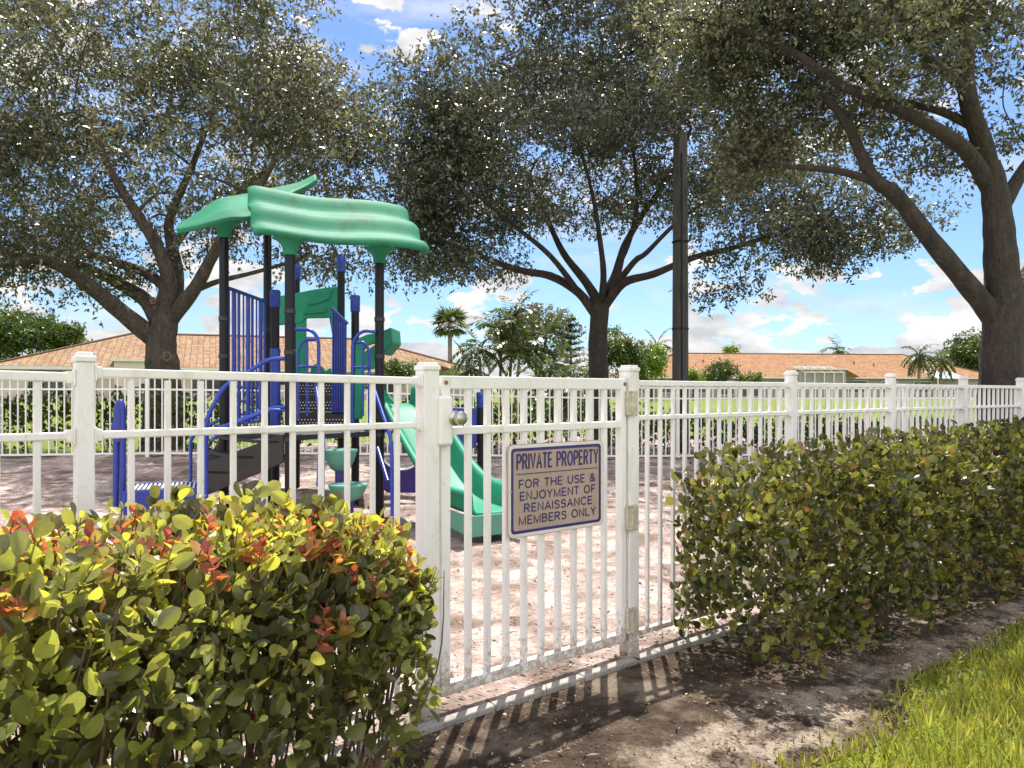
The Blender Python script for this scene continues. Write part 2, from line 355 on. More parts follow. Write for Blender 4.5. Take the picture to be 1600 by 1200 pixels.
def tree(name, label, cat, base, limbs, blobs, nclump, nleaf, LL, LW, seed, bark, leaf, group=None, rclump=(.5, 1.0), keep=None, flat=.6, tw=.045):
    """limbs: (points, r0, r1); blobs: (centre, (rx,ry,rz), weight)"""
    np.random.seed(seed); root = thing(name, label, cat, base, group)
    tb = MB(); lines = []
    for pts, r0, r1 in limbs:
        q = smoothline(pts, 5); lines.append((q, r0, r1)); m = len(q)
        tb.tube(q, [(r0+(r1-r0)*(i/(m-1))**.8)*(1+.03*math.sin(i*1.7+seed))*(1+.35*max(0, 1-i/4)**2*(r0 > .2)) for i in range(m)], 10)
    sk, sr = sampl(lines[1:] if len(lines) > 1 else lines)
    cl = []; wts = np.array([b[2] for b in blobs], float); wts /= wts.sum()
    while len(cl) < nclump:
        b = blobs[np.random.choice(len(blobs), p=wts)]
        d = unit(np.random.randn(1, 3))[0]*np.random.rand()**.42
        p = np.array(b[0])+d*np.array(b[1])
        if keep is None or keep(p): cl.append(p)
    cl = np.array(cl); c0 = sk.mean(0)
    order = np.argsort([np.min(np.linalg.norm(sk-c, axis=1)) for c in cl])
    twigs = MB()
    for i in order:
        c = cl[i]; dd = np.linalg.norm(sk-c, axis=1)+np.maximum(0, sk[:, 2]-c[2])*.6
        j = int(np.argmin(dd)); a = sk[j]; ln = np.linalg.norm(c-a)
        if ln < .25: continue
        mid = (a+c)/2+np.array([0, 0, .10*ln])+np.random.randn(3)*.08*ln
        q = smoothline([a, mid, c], 4); r0 = min(sr[j]*.7, tw*(.5+.35*ln)); m = len(q)
        tb.tube(q, [r0+(.010-r0)*k/(m-1) for k in range(m)], 5, cap=False)
        sk = np.vstack([sk, np.array([tuple(x) for x in q[1:]])]); sr = np.concatenate([sr, np.linspace(r0, .012, m)[1:]])
    tb.build('trunk', bark, root, smooth='all')
    rc = np.random.uniform(*rclump, len(cl)); w = rc**2; ci = np.random.choice(len(cl), nleaf, p=w/w.sum())
    off = unit(np.random.randn(nleaf, 3))*np.random.rand(nleaf, 1)**.5*rc[ci][:, None]*np.array([[1, 1, flat]])
    # leaves sit on little sprays: snap to random sprig points
    Pn = cl[ci]+off
    ns = max(1, nleaf//7); sprig = Pn[:ns]; si = np.random.randint(0, ns, nleaf)
    dv = unit(np.random.randn(ns, 3)+unit(off[:ns])*.9); 
    Pn = sprig[si]+dv[si]*(np.random.rand(nleaf, 1)-.3)*LL*2.6+np.random.randn(nleaf, 3)*LL*.28
    D = unit(dv[si]*.5+np.random.randn(nleaf, 3)*.75+np.array([[0, 0, -.15]])); N = np.random.randn(nleaf, 3)*.8+np.array([[0, 0, .8]])
    ctint = np.random.rand(len(cl))*.35
    tint = np.random.rand(nleaf)**1.3*.7+ctint[ci[si]]
    leaf_cloud('crown', Pn, D, N, LL*np.random.uniform(.6, 1.25, nleaf), LW*np.random.uniform(.7, 1.2, nleaf), tint, leaf, root)
    return root

# ------------------------------------------------------------------ ground
def ground():
    xs = np.unique(np.concatenate([-np.geomspace(8, 900, 28), np.linspace(-8, 8, 40), np.geomspace(8, 900, 28)]))
    ys = np.unique(np.concatenate([np.linspace(-6, 20, 50), np.geomspace(20, 1200, 30), [-60, -20]]))
    b = MB(); b.grid([[(x, y, float(g(x, y))) for x in xs] for y in ys])
    tag(b.build('lawn', M['lawn'], smooth='all'), None, None, kind='structure')
    def hump(x, y):
        return .018*math.sin(3.1*x+1.3*y)+.014*math.sin(5.3*y-2.2*x+1)+.010*math.sin(11*x+7*y)+.008*math.sin(17*y-9*x)
    # playground surface: from the front fence line back to the rear fence
    rows = []
    for i in range(130):
        n = .06-(i/129)**1.3*12.6; row = []
        for j in range(200):
            t = -9+j*.125; p = tn(t, n)
            e = min(1, (.06-n)/.5)
            row.append((p.x, p.y, float(g(p.x, p.y))+.014+e*max(.004, hump(p.x, p.y)+.032)+rnd.uniform(-.005, .006)*e))
        rows.append(row)
    b = MB(); b.grid(rows); tag(b.build('playground_mulch', M['mulch'], smooth='all'), None, None, kind='structure')
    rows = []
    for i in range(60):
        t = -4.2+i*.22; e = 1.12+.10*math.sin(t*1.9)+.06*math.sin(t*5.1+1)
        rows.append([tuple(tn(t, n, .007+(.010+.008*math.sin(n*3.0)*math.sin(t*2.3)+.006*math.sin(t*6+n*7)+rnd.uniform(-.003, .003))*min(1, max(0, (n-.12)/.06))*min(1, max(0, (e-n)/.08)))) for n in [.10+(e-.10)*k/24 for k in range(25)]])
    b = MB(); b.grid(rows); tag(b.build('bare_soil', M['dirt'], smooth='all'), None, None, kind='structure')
ground()
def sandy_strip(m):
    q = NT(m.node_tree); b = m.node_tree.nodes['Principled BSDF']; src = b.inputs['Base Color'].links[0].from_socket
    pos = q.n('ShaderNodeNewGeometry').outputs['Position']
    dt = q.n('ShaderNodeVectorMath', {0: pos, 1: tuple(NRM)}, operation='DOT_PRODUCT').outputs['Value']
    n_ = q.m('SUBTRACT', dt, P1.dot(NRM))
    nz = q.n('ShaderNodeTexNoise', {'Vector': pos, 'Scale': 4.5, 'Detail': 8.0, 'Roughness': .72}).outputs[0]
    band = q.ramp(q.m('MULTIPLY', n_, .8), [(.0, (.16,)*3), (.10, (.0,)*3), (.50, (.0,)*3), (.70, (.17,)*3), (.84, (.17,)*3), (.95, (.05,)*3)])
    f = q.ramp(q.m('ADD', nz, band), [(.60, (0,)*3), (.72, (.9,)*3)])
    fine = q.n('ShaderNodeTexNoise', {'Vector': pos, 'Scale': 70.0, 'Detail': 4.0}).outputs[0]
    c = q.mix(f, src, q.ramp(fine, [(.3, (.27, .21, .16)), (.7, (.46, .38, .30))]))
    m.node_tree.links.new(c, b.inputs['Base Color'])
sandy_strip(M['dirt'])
def chips():
    np.random.seed(3); n = 20000
    t = np.random.uniform(-5, 8, n); k = -(np.random.rand(n)**1.6)*8.5+.02
    x = P1.x+DIR.x*t+NRM.x*k; y = P1.y+DIR.y*t+NRM.y*k; ok = y > .5; x, y = x[ok], y[ok]; n = len(x)
    hp = np.array([max(.004, .032+.018*math.sin(3.1*a+1.3*b)+.014*math.sin(5.3*b-2.2*a+1)+.008*math.sin(11*a+7*b)) for a, b in zip(x, y)])
    z = g(x, y)+.014+hp*np.clip((.06-k[ok])/.5, 0, 1)+np.random.rand(n)*.012
    Pn = np.stack([x, y, z], 1); D = np.random.randn(n, 3)*np.array([[1, 1, .25]]); N = np.random.randn(n, 3)*.35+np.array([[0, 0, 1]])
    o = leaf_cloud('wood_chips', Pn, D, N, np.random.uniform(.012, .05, n)*np.random.uniform(.6, 1.5, n)*(1+.9*(np.random.rand(n) > .9)), np.random.uniform(.005, .014, n)*(1+1.0*(np.random.rand(n) > .9)), np.random.rand(n), L['chipm'], None)
    tag(o, 'pale wood chips spread over the playground floor behind the white gate', 'wood chips', kind='stuff')
    n = 15000; t = np.random.uniform(-1.5, 6.5, n); k = np.random.uniform(.14, 1.25, n)
    p = np.array(P1)[None]+np.outer(t, np.array(DIR))+np.outer(k, np.array(NRM)); p[:, 2] = .012+np.random.rand(n)*.02
    D = np.random.randn(n, 3)*np.array([[1, 1, .25]]); N = np.random.randn(n, 3)*.4+np.array([[0, 0, 1]])
    o = leaf_cloud('leaf_litter', p, D, N, np.random.uniform(.006, .022, n)*(1+2.2*(np.random.rand(n) > .93)), np.random.uniform(.003, .010, n)*(1+1.2*(np.random.rand(n) > .95)), np.random.rand(n)**1.5, L['litter'], None)
    tag(o, 'brown leaf litter and twigs strewn on the bare soil outside the gate', 'leaf litter', kind='stuff')
L['chipm'] = leafmat('chip_tint', [(0, (.12, .08, .055)), (.5, (.32, .255, .21)), (1, (.50, .43, .37))], .02, .9, .1)
L['litter'] = leafmat('litter_tint', [(0, (.04, .026, .018)), (.6, (.15, .10, .06)), (1, (.40, .32, .22))], .05, .9, .1)
chips()
def grass():
    np.random.seed(5); n = 60000
    t = np.random.uniform(-1.0, 7.5, n); k = np.random.uniform(1.02, 3.4, n)
    e = 1.10+.10*np.sin(t*1.9)+.06*np.sin(t*5.1+1)+np.random.randn(n)*.06-.05
    ok = k > e; t, k = t[ok], k[ok]; n = len(t)
    p = np.array(P1)[None]+np.outer(t, np.array(DIR))+np.outer(k, np.array(NRM)); p[:, 2] = .0
    D = np.random.randn(n, 3)*.42+np.array([[0, -.05, 1]]); N = np.random.randn(n, 3)
    ed = np.clip((k-1.05)/.25, .55, 1)
    o = leaf_cloud('lawn_grass', p, D, N, np.random.uniform(.06, .14, n)*ed, np.random.uniform(.005, .010, n), np.random.rand(n)*.8+.15*np.sin(p[:, 0]*4)*np.sin(p[:, 1]*5), L['grass'], None, fold=.1)
    tag(o, 'bright green lawn grass in the lower right corner beside the bare soil', 'grass', kind='stuff')
    # a few tufts on the soil beside the gate
    for c, m_, lab in ((tn(-.34, .40), 45, 'small green weed clump at the foot of the left gate post'),):
        D = np.random.randn(m_, 3)*.55+np.array([[0, 0, 1]]); N = np.random.randn(m_, 3)
        pp = np.array(c)[None]+np.random.randn(m_, 3)*np.array([[.05, .05, 0]])
        o = leaf_cloud('weed_tuft', pp, D, N, np.random.uniform(.04, .10, m_), np.random.uniform(.010, .022, m_), np.random.rand(m_), L['weed'], None)
        tag(o, lab, 'weed')
grass()
def kerb():
    b = MB(); pts = [(-3.0, .10), (5.5, .10)]
    n = 34
    for i in range(n):
        t0 = -3+i*.25; t1 = t0+.2485
        b.obox(tn((t0+t1)/2, .10+rnd.uniform(-.003, .003), .010), DIR*(t1-t0)/2, NRM*.024, UP*(.026+rnd.uniform(-.002, .002)))
    tag(b.build('kerb', M['concrete'], bevel=.008), None, None, kind='structure')
kerb()

# ------------------------------------------------------------------ front fence and gate
ZT, ZM, ZB = 1.356, 1.170, .105                   # top of top rail, centre of mid rail, centre of bottom rail
def fpost(root, c, w, top, cap=True, label=None):
    h = w/2; b = MB().obox((c.x, c.y, top/2-.05), DIR*h, NRM*h, UP*(top/2+.05))
    p = b.build('post', M['white'], root, bevel=.004, label=label)
    q = MB(); q.obox((c.x, c.y, top+.009), DIR*(h+.004), NRM*(h+.004), UP*.009)
    q.obox((c.x, c.y, top+.024), DIR*(h-.004), NRM*(h-.004), UP*.0055)
    q.build('post_cap', M['white'], p, bevel=.003); return p
def fsection(root, t0, t1, o, sp=.100, pk=.0185, rise=0.0):
    rl = lambda nm, z, h, w: MB().bar(tn(t0, 0, z, o), tn(t1, 0, z, o), w, h).build(nm, M['white'], root, bevel=.004)
    MB().bar(tn(t0, 0, ZT-.014+rise, o), tn(t1, 0, ZT-.014, o), .032, .028).build('top_rail', M['white'], root, bevel=.004); rl('middle_rail', ZM, .023, .030); rl('bottom_rail', ZB, .028, .030)
    n = max(1, round((t1-t0)/sp)-0); 
    for i in range(1, n):
        t = t0+(t1-t0)*i/n; j = rnd.uniform(-.002, .002)
        b = MB().obox(tn(t+j, 0, (ZB+ZT-.02)/2, o), DIR*pk/2, NRM*.0095, UP*(ZT-.02-ZB)/2)
        b.build('picket', M['white'], root, bevel=.003)
    for t, s in ((t0, 1), (t1, -1)):
        for z in (ZT-.014+(rise if s > 0 else 0), ZM, ZB):
            b = MB().obox(tn(t+s*.011, 0, z, o), DIR*.011, NRM*.0195, UP*.018)
            b.obox(tn(t+s*.003, .010, z, o), DIR*.003, NRM*.018, UP*.025)
            b.build('rail_bracket', M['white'], root, bevel=.003)
Lg = (P2-P1).length
fl = thing('picket_fence', 'white metal picket fence left of the gate, half hidden by the colourful hedge', 'fence', tn(-1.2, 0))
fpost(fl, tn(0, 0), .070, 1.385, label='white latch post left of the gate'); fpost(fl, tn(-1.205, 0), .050, 1.388); fpost(fl, tn(-2.42, 0), .050, 1.39)
fsection(fl, -1.180, -.035, P1, rise=.015); fsection(fl, -2.395, -1.230, P1, rise=.02)
fr = thing('picket_fence', 'white metal picket fence running away to the right behind the dark green hedge', 'fence', tn(2.7, 0, 0, P2))
RT = [0, 1.45, 2.75, 4.03, 5.33, 6.65, 8.0]
for i, t in enumerate(RT): fpost(fr, tn(t, 0, 0, P2), .070 if i == 0 else .056, 1.40, label='rust stained hinge post right of the gate' if i == 0 else None)
for i in range(len(RT)-1): fsection(fr, RT[i]+(.035 if i == 0 else .028), RT[i+1]-.028, P2)

def gate():
    gt = thing('gate', 'white metal picket gate with knob lock and three hinges, carrying the sign', 'gate', tn(Lg/2, 0))
    a, e = .050, Lg-.046; zt, zb = 1.363, .082
    W_ = M['white']
    for t in (a+.0225, e-.0175):
        w = .0225 if t < .5 else .0175
        MB().obox(tn(t, .004, (zt+zb)/2), DIR*w, NRM*.021, UP*(zt-zb)/2).build('stile', W_, gt, bevel=.004)
    x0, x1 = a+.045, e-.035
    for nm, z, h in (('top_rail', zt-.026, .052), ('middle_rail', 1.142, .032), ('bottom_rail', zb+.025, .048)):
        MB().bar(tn(x0, .004, z), tn(x1, .004, z), .038, h).build(nm, W_, gt, bevel=.004)
    n = 10
    for i in range(1, n):
        t = x0+(x1-x0)*i/n
        MB().obox(tn(t, .004, (zb+zt)/2), DIR*.0125, NRM*.0125, UP*((zt-zb)/2-.04)).build('picket', W_, gt, bevel=.003)
    # lock box with knob
    bx = MB(); bx.obox(tn(a+.006, .040, 1.185), DIR*.032, NRM*.016, UP*.098)
    lb = bx.build('lock_box', W_, gt, bevel=.012, seg=3)
    c = tn(a+.045, .052, 1.195); kn = MB()
    pr = [(.0, .030), (.006, .031), (.010, .022), (.020, .016), (.026, .024), (.040, .029), (.052, .026), (.058, .012), (.0585, .0001)]
    kn.tube([c+NRM*z for z, r_ in pr], [r_ for z, r_ in pr], 20); kn.build('knob', M['steel'], lb, smooth=True)
    # keyhole, bolt heads
    for t, z in ((a+.022, zt-.026), (a+.02, zt-.12), (e-.012, zt-.026)):
        b = MB().tube([tn(t, .024, z), tn(t, .032, z)], [.010, .007], 10); b.build('bolt', M['rust'], gt, smooth=True)
    for z in (1.245, .690, .190):
        t = Lg-.040; b = MB()
        b.obox(tn(t-.004, .036, z), DIR*.014, NRM*.009, UP*.058); b.obox(tn(t+.032, .044, z), DIR*.014, NRM*.009, UP*.058)
        b.obox(tn(t+.014, .041, z+.055), DIR*.030, NRM*.010, UP*.006); b.obox(tn(t+.014, .041, z-.055), DIR*.030, NRM*.010, UP*.006)
        h = b.build('hinge', M['hinge'], gt, bevel=.003)
        MB().tube([tn(t+.014, .044, z-.048), tn(t+.014, .044, z+.048)], .009, 10).build('hinge_pin', M['hinge'], h, smooth=True)
gate()

def rrect(o, w, h, r, k=6):
    out = []
    for cx, cz, a0 in ((w/2-r, h/2-r, 0), (-w/2+r, h/2-r, 90), (-w/2+r, -h/2+r, 180), (w/2-r, -h/2+r, 270)):
        for j in range(k+1):
            a = R(a0+90*j/k); out.append((cx+r*math.cos(a), cz+r*math.sin(a)))
    return [o+DIR*x+UP*z for x, z in out]
def arc(cx, cy, rx, ry, a0, a1, n=12): return [(cx+rx*math.cos(R(a0+(a1-a0)*k/n)), cy+ry*math.sin(R(a0+(a1-a0)*k/n))) for k in range(n+1)]
GL = {'P': (.62, [[(.06, 0), (.06, 1)], [(.06, .96), (.34, .96)]+arc(.34, .72, .24, .24, 90, -90)+[(.06, .48)]]),
 'R': (.68, [[(.06, 0), (.06, 1)], [(.06, .96), (.36, .96)]+arc(.36, .73, .24, .23, 90, -90)+[(.06, .50)], [(.34, .50), (.62, 0)]]),
 'I': (.12, [[(.06, 0), (.06, 1)]]), 'V': (.68, [[(.03, 1), (.34, .03), (.65, 1)]]), 'A': (.72, [[(.03, 0), (.36, .97), (.69, 0)], [(.16, .33), (.56, .33)]]),
 'T': (.60, [[(0, .96), (.60, .96)], [(.30, 0), (.30, .93)]]), 'E': (.58, [[(.56, .04), (.06, .04), (.06, .96), (.54, .96)], [(.06, .51), (.50, .51)]]),
 'F': (.54, [[(.06, 0), (.06, .96), (.53, .96)], [(.06, .50), (.47, .50)]]), 'O': (.80, [arc(.40, .50, .35, .46, 90, 450, 28)]),
 'Y': (.66, [[(.03, 1), (.33, .45), (.63, 1)], [(.33, .47), (.33, 0)]]), 'H': (.68, [[(.06, 0), (.06, 1)], [(.62, 0), (.62, 1)], [(.06, .52), (.62, .52)]]),
 'U': (.68, [[(.06, 1), (.06, .34)]+arc(.34, .34, .28, .30, 180, 360)+[(.62, 1)]]), 'N': (.68, [[(.06, 0), (.06, .97), (.62, .03), (.62, 1)]]),
 'S': (.62, [[(.56, .74)]+arc(.31, .74, .24, .22, 20, 270)+arc(.31, .27, .26, .25, 90, -160)]), 'J': (.50, [[(.44, 1), (.44, .28)]+arc(.24, .28, .20, .24, 0, -180)]),
 'M': (.82, [[(.06, 0), (.06, .97), (.41, .05), (.76, .97), (.76, 0)]]), 'B': (.64, [[(.06, .04), (.06, .96), (.34, .96)]+arc(.34, .75, .20, .21, 90, -90)+[(.06, .54)], [(.30, .53), (.35, .53)]+arc(.35, .285, .235, .245, 90, -90)+[(.06, .04)]]),
 'L': (.54, [[(.06, 1), (.06, .04), (.53, .04)]]), 'C': (.74, [arc(.40, .50, .35, .46, 40, 320, 22)]),
 '&': (.72, [[(.68, .02), (.20, .66)]+arc(.33, .78, .16, .18, 200, -30, 14)+[(.14, .40)]+arc(.28, .25, .22, .22, 140, 310, 12)+[(.66, .50)]]), ' ': (.34, [])}
def letters(q, tx, x0, x1, z0, z1, org, tk, sp=.16):
    """painted strokes of one line of lettering, x0..x1 wide and z0..z1 tall"""
    wid = sum(GL[c][0] for c in tx)+sp*(len(tx)-1); sx = (x1-x0)/wid; h = z1-z0; cur = 0; lay = 0
    for c in tx:
        w, st = GL[c]
        for pl in st:
            pts = [Vector((x0+(cur+x)*sx, z0+z*h)) for x, z in pl]; pts = [p for k, p in enumerate(pts) if k == 0 or (p-pts[k-1]).length > 1e-5]
            lay = (lay+1) % 3; m = len(pts); closed = (pts[0]-pts[-1]).length < 1e-4; i0 = len(q.v)
            for k, p in enumerate(pts):
                a = pts[k-1] if k else (pts[-2] if closed else None); b = pts[k+1] if k < m-1 else (pts[1] if closed else None)
                d1 = (p-a).normalized() if a is not None else None; d2 = (b-p).normalized() if b is not None else None
                n1 = Vector((-d1.y, d1.x)) if d1 is not None else None; n2 = Vector((-d2.y, d2.x)) if d2 is not None else None
                n = n1 if n2 is None else n2 if n1 is None else (n1+n2)
                n = n.normalized(); mit = 1/max(.42, n.dot(n1 if n1 is not None else n2)); mit = min(mit, 1.6)
                for sg in (1, -1):
                    t = p+n*sg*tk/2*mit; q.v.append(org+DIR*t.x+UP*t.y+NRM*(.0004*lay))
            q.f += [(i0+2*k, i0+2*k+1, i0+2*k+3, i0+2*k+2) for k in range(m-1)]
        cur += w+sp
def sign():
    w, h = .575, .400; org = tn(.6625, .040, .875)
    s = thing('sign', 'tan sign with dark indigo border and lettering reading private property', 'sign', org)
    MB().prism(rrect(org-NRM*.004, w, h, .030), NRM*.004).build('board', M['signtan'], s)
    def ring(wo, ho, ro, wi, hi, ri, z, nm, m):
        a, b_ = rrect(org+NRM*z, wo, ho, ro), rrect(org+NRM*z, wi, hi, ri); q = MB(); i = 0; n = len(a)
        q.v = a+b_+[p+NRM*.0012 for p in a]+[p+NRM*.0012 for p in b_]
        for k in range(n):
            j = (k+1) % n
            q.f += [(2*n+k, 2*n+j, 3*n+j, 3*n+k), (k, j, 2*n+j, 2*n+k), (n+j, n+k, 3*n+k, 3*n+j)]
        return q.build(nm, m, s)
    ring(w-.006, h-.006, .028, w-.034, h-.034, .018, .0002, 'edge_band', M['signback'])
    ring(w-.036, h-.036, .018, w-.060, h-.060, .012, .0006, 'border', M['indigo'])
    f = lambda u: (u-.5)*w
    k = lambda v: (.5-v)*h
    def line(tx, u0, u1, v0, v1, tk, sp=.16):
        wd = lambda t: sum(GL[c][0]+sp for c in t); a = f(u0); sc = (f(u1)-f(u0))/(wd(tx)-sp)
        for w in tx.split(' '):
            q = MB(); letters(q, w, a, a+(wd(w)-sp)*sc, k(v1), k(v0), org+NRM*.0014, tk, sp); q.build('lettering', M['indigo'], s); a += (wd(w)+wd(' '))*sc
    line('PRIVATE PROPERTY', .085, .935, .105, .270, .0092, .20)
    MB().obox(org+UP*k(.322)+DIR*f(.51)+NRM*.0012, DIR*.244, NRM*.0008, UP*.0016).build('rule', M['indigo'], s)
    line('FOR THE USE &', .105, .905, .384, .474, .0060); line('ENJOYMENT OF', .115, .905, .514, .604, .0060)
    line('RENAISSANCE', .155, .87, .644, .734, .0060); line('MEMBERS ONLY', .105, .91, .774, .864, .0060)
    for u, v in ((.03, .5), (.97, .5)):
        MB().tube([org+DIR*f(u)+UP*k(v), org+DIR*f(u)+UP*k(v)+NRM*.004], [.006, .004], 8).build('rivet', M['steel'], s, smooth=True)
sign()

# ------------------------------------------------------------------ rear fence
def rear_fence():
    A, B = V(-13, 11.7, 0), V(14.6, 16.3, 0); d = (B-A); n = 12; u = d.normalized(); nn = V(u.y, -u.x, 0)
    root = thing('picket_fence', 'long white picket fence closing the far side of the playground', 'fence', (A+B)/2)
    gz = lambda p: float(g(p.x, p.y))
    for i in range(n+1):
        p = A+d*i/n; z = gz(p); q = MB().obox((p.x, p.y, z+.70), u*.03, nn*.03, UP*.72).build('post', M['whitefar'], root)
        MB().obox((p.x, p.y, z+1.43), u*.037, nn*.037, UP*.012).build('post_cap', M['whitefar'], q)
        if i == n: break
        p2 = A+d*(i+1)/n; b = MB(); ln = (p2-p).length
        for zz, hh in ((1.37, .036), (1.17, .03), (.10, .034)):
            b.bar(p+u*.03+UP*(z+zz), p2-u*.03+UP*(gz(p2)+zz), .034, hh)
        m = int(ln/.115)
        for k in range(1, m):
            c = p+(p2-p)*k/m; zc = gz(c); b.obox((c.x, c.y, zc+.735), u*.0105, nn*.010, UP*.62)
        b.build('picket_panel', M['whitefar'], root)
rear_fence()

# ------------------------------------------------------------------ hedges
def hedge(name, label, path, prof, nleaf, LL, LW, m, seed, tips=0.0, stems=60, oval=True, base=0.12, group=None, sparse=0.0, low=.72, hot=1.0, shell=.75, e=3.0, shoots=0, bright=.16):
    """path: points on the ground; prof(s) -> (half width, height); s in 0..1"""
    np.random.seed(seed); pts = np.array([tuple(p) for p in path]); ln = np.concatenate([[0], np.cumsum(np.linalg.norm(np.diff(pts, axis=0), axis=1))])
    T = ln[-1]; s = np.random.rand(nleaf*2)*T
    def pos(s): return np.stack([np.interp(s, ln, pts[:, k]) for k in range(3)], 1)
    def tan(s): return unit(pos(np.minimum(s+.05, T))-pos(np.maximum(s-.05, 0)))
    root = thing(name, label, 'hedge', tuple(pts[len(pts)//2]), group)
    hw, hh = prof(s/T); c = pos(s); t = tan(s); nx = np.stack([t[:, 1], -t[:, 0], 0*s], 1)
    # cross-section: superellipse shell, leaves mostly near the skin
    ns_ = len(s); ontop = np.random.rand(ns_) < .40
    cx = np.where(ontop, np.random.uniform(-1, 1, ns_), np.where(np.random.rand(ns_) < .5, -1.0, 1.0)); cz = np.where(ontop, 1.0, np.random.uniform(-low, 1, ns_))
    k_ = (np.abs(cx)**e+np.abs(cz)**e)**(1/e); cx, cz = cx/k_, cz/k_; th = np.arctan2(cz, cx)
    depth = 1-np.random.rand(ns_)**1.6*shell
    endd = np.minimum(s, T-s); depth = np.where(endd < .16, np.sqrt(np.random.rand(ns_)), depth)
    lump = 1+.07*np.sin(s*7.1+th*3)+.05*np.sin(s*13+1.7*th+seed)+.05*np.random.randn(len(s))
    lump = np.clip(lump, .8, 1.11)
    x = cx*hw*depth*lump; z = base+(hh-base)*(.42+.58*cz*depth)*np.where(cz > 0, lump, 1)
    z = np.maximum(z, base*.6+np.random.rand(len(s))*.05)
    capf = np.minimum(s, T-s); 
    Pn = c+nx*x[:, None]; Pn[:, 2] += z
    if sparse:
        pr = 1-sparse*np.clip(1.15-(z/hh)/.62, 0, 1)**.8
        cl = np.sin(Pn[:, 0]*11+seed)*np.sin(Pn[:, 1]*12.5)*np.sin(Pn[:, 2]*13+2)
        keep = np.random.rand(len(s)) < np.clip(pr+.35*cl, .02, 1)
    else: keep = np.ones(len(s), bool)
    idx = np.where(keep)[0][:nleaf]; Pn, x, z, hw, hh, s, cz, cx, nx, t = [a[idx] for a in (Pn, x, z, hw, hh, s, cz, cx, nx, t)]
    n = len(idx)
    out = nx*np.sign(cx)[:, None]*np.abs(cx)[:, None]*.7; out[:, 2] = .75+np.maximum(cz, 0)*.4
    D = unit(out+np.random.randn(n, 3)*.5); N = unit(np.random.randn(n, 3)*1.0+nx*np.sign(x)[:, None]*.6+np.array([[0, -.1, .2]]))
    top = np.clip((z/hh-.72)/.25, 0, 1); tint = np.random.rand(n)*.48+.06*np.sin(s*5)
    if tips:
        hotm = (np.random.rand(n) < tips*top); tint = np.where(hotm, np.where(np.random.rand(n) < .85, np.random.uniform(.42, .68, n), np.random.uniform(.70, 1.0, n)), tint)
        pch = np.sin(Pn[:, 0]*5.1)*np.sin(Pn[:, 1]*6.3); tint = np.where(hotm & (pch > .15), np.random.uniform(.44, .66, n), tint)
    else: tint = np.where(np.random.rand(n) < bright, np.random.uniform(.7, 1, n), tint*1.2)
    # whorls: bunch leaves on sprig tips
    k = n//4; si = np.random.randint(0, k, n); same = np.random.rand(n) < .55
    Pn = np.where(same[:, None], Pn[si]+np.random.randn(n, 3)*LL*.22, Pn)
    D = np.where(same[:, None], unit(D[si]*.75+np.random.randn(n, 3)*.55), D)
    tint = np.where(same & (np.random.rand(n) < .7), tint[si]+np.random.randn(n)*.03, tint)
    sz = np.random.uniform(.42, 1.22, n)*np.where(z/hh > .9, .85, 1)
    Lv, Wv = LL*sz, LW*sz*np.random.uniform(.62, 1.08, n); b = MB()
    if shoots:                                    # fresh growth: upright shoots whose leaves share one young colour
        q = ([], [], [], [], [], [])
        for i in range(shoots):
            s0 = np.random.rand()**.8*T*.99; c = pos(np.array([s0]))[0]; tt = tan(np.array([s0]))[0]; nn = np.array([tt[1], -tt[0], 0]); w, h = prof(np.array([s0/T])); w, h = float(w[0]), float(h[0])
            u = np.random.uniform(-1, 1.0); drop = 0 if u < .8 else np.random.rand()**2*.32
            p0 = c+nn*u*w*.96; p0[2] += h*(1-.10*abs(u)**4)-.05-drop
            ax = unit(np.array([[nn[0]*u*.35+np.random.randn()*.2, nn[1]*u*.35+np.random.randn()*.2, 1.0]]))[0]; ln_ = np.random.uniform(.05, .13)
            b.tube([Vector(p0-ax*.10), Vector(p0+ax*ln_*.5), Vector(p0+ax*ln_)], [.0024, .002, .0012], 4, cap=False)
            kind = np.random.rand(); tb_ = np.random.uniform(.84, .98) if kind < .30 else np.random.uniform(.74, .82) if kind < .44 else np.random.uniform(.58, .70) if kind < .76 else np.random.uniform(.42, .56)
            for k in range(np.random.randint(5, 9)):
                a_ = k*2.4+np.random.rand(); f_ = k/7; rad = np.array([math.cos(a_), math.sin(a_), 0])
                q[0].append(p0+ax*ln_*(.15+.85*f_)); d_ = ax*(.45+.6*f_)+rad*(1.0-.55*f_); q[1].append(d_); q[2].append(ax*.8-rad*.6+np.random.randn(3)*.25)
                z_ = (1.0-.45*f_)*np.random.uniform(.7, 1.05); q[3].append(LL*z_); q[4].append(LW*z_*np.random.uniform(.7, 1)); q[5].append(np.clip(tb_-(1-f_)*.10+np.random.randn()*.03, 0, 1))
        q = [np.array(a_) for a_ in q]; Pn, D, N = (np.vstack([x_, y_]) for x_, y_ in zip((Pn, D, N), q[:3])); Lv, Wv, tint = (np.concatenate([x_, y_]) for x_, y_ in zip((Lv, Wv, tint), q[3:]))
    leaf_cloud('foliage', Pn, D, N, Lv, Wv, tint, m, root, oval=oval)
    for i in range(stems):
        s0 = (.03+.95*np.random.rand())*T; c = pos(np.array([s0]))[0]; tt = tan(np.array([s0]))[0]; nn = np.array([tt[1], -tt[0], 0])
        w, h = prof(np.array([s0/T])); w, h = float(w[0]), float(h[0])
        p0 = c+nn*np.random.uniform(-.35, .35)*w
        for _ in range(3):
            x1 = np.random.uniform(-.95, .95)*w; z1 = h*np.random.uniform(.6, .98)
            p1 = c+nn*x1+tt*np.random.uniform(-.18, .18); p1[2] += z1
            mid = (p0+p1)/2+np.random.randn(3)*.04
            b.tube(smoothline([p0, mid, p1], 4), [.006-.0042*j/8 for j in range(9)], 4, cap=False)
    b.build('stems', M['twig'], root)
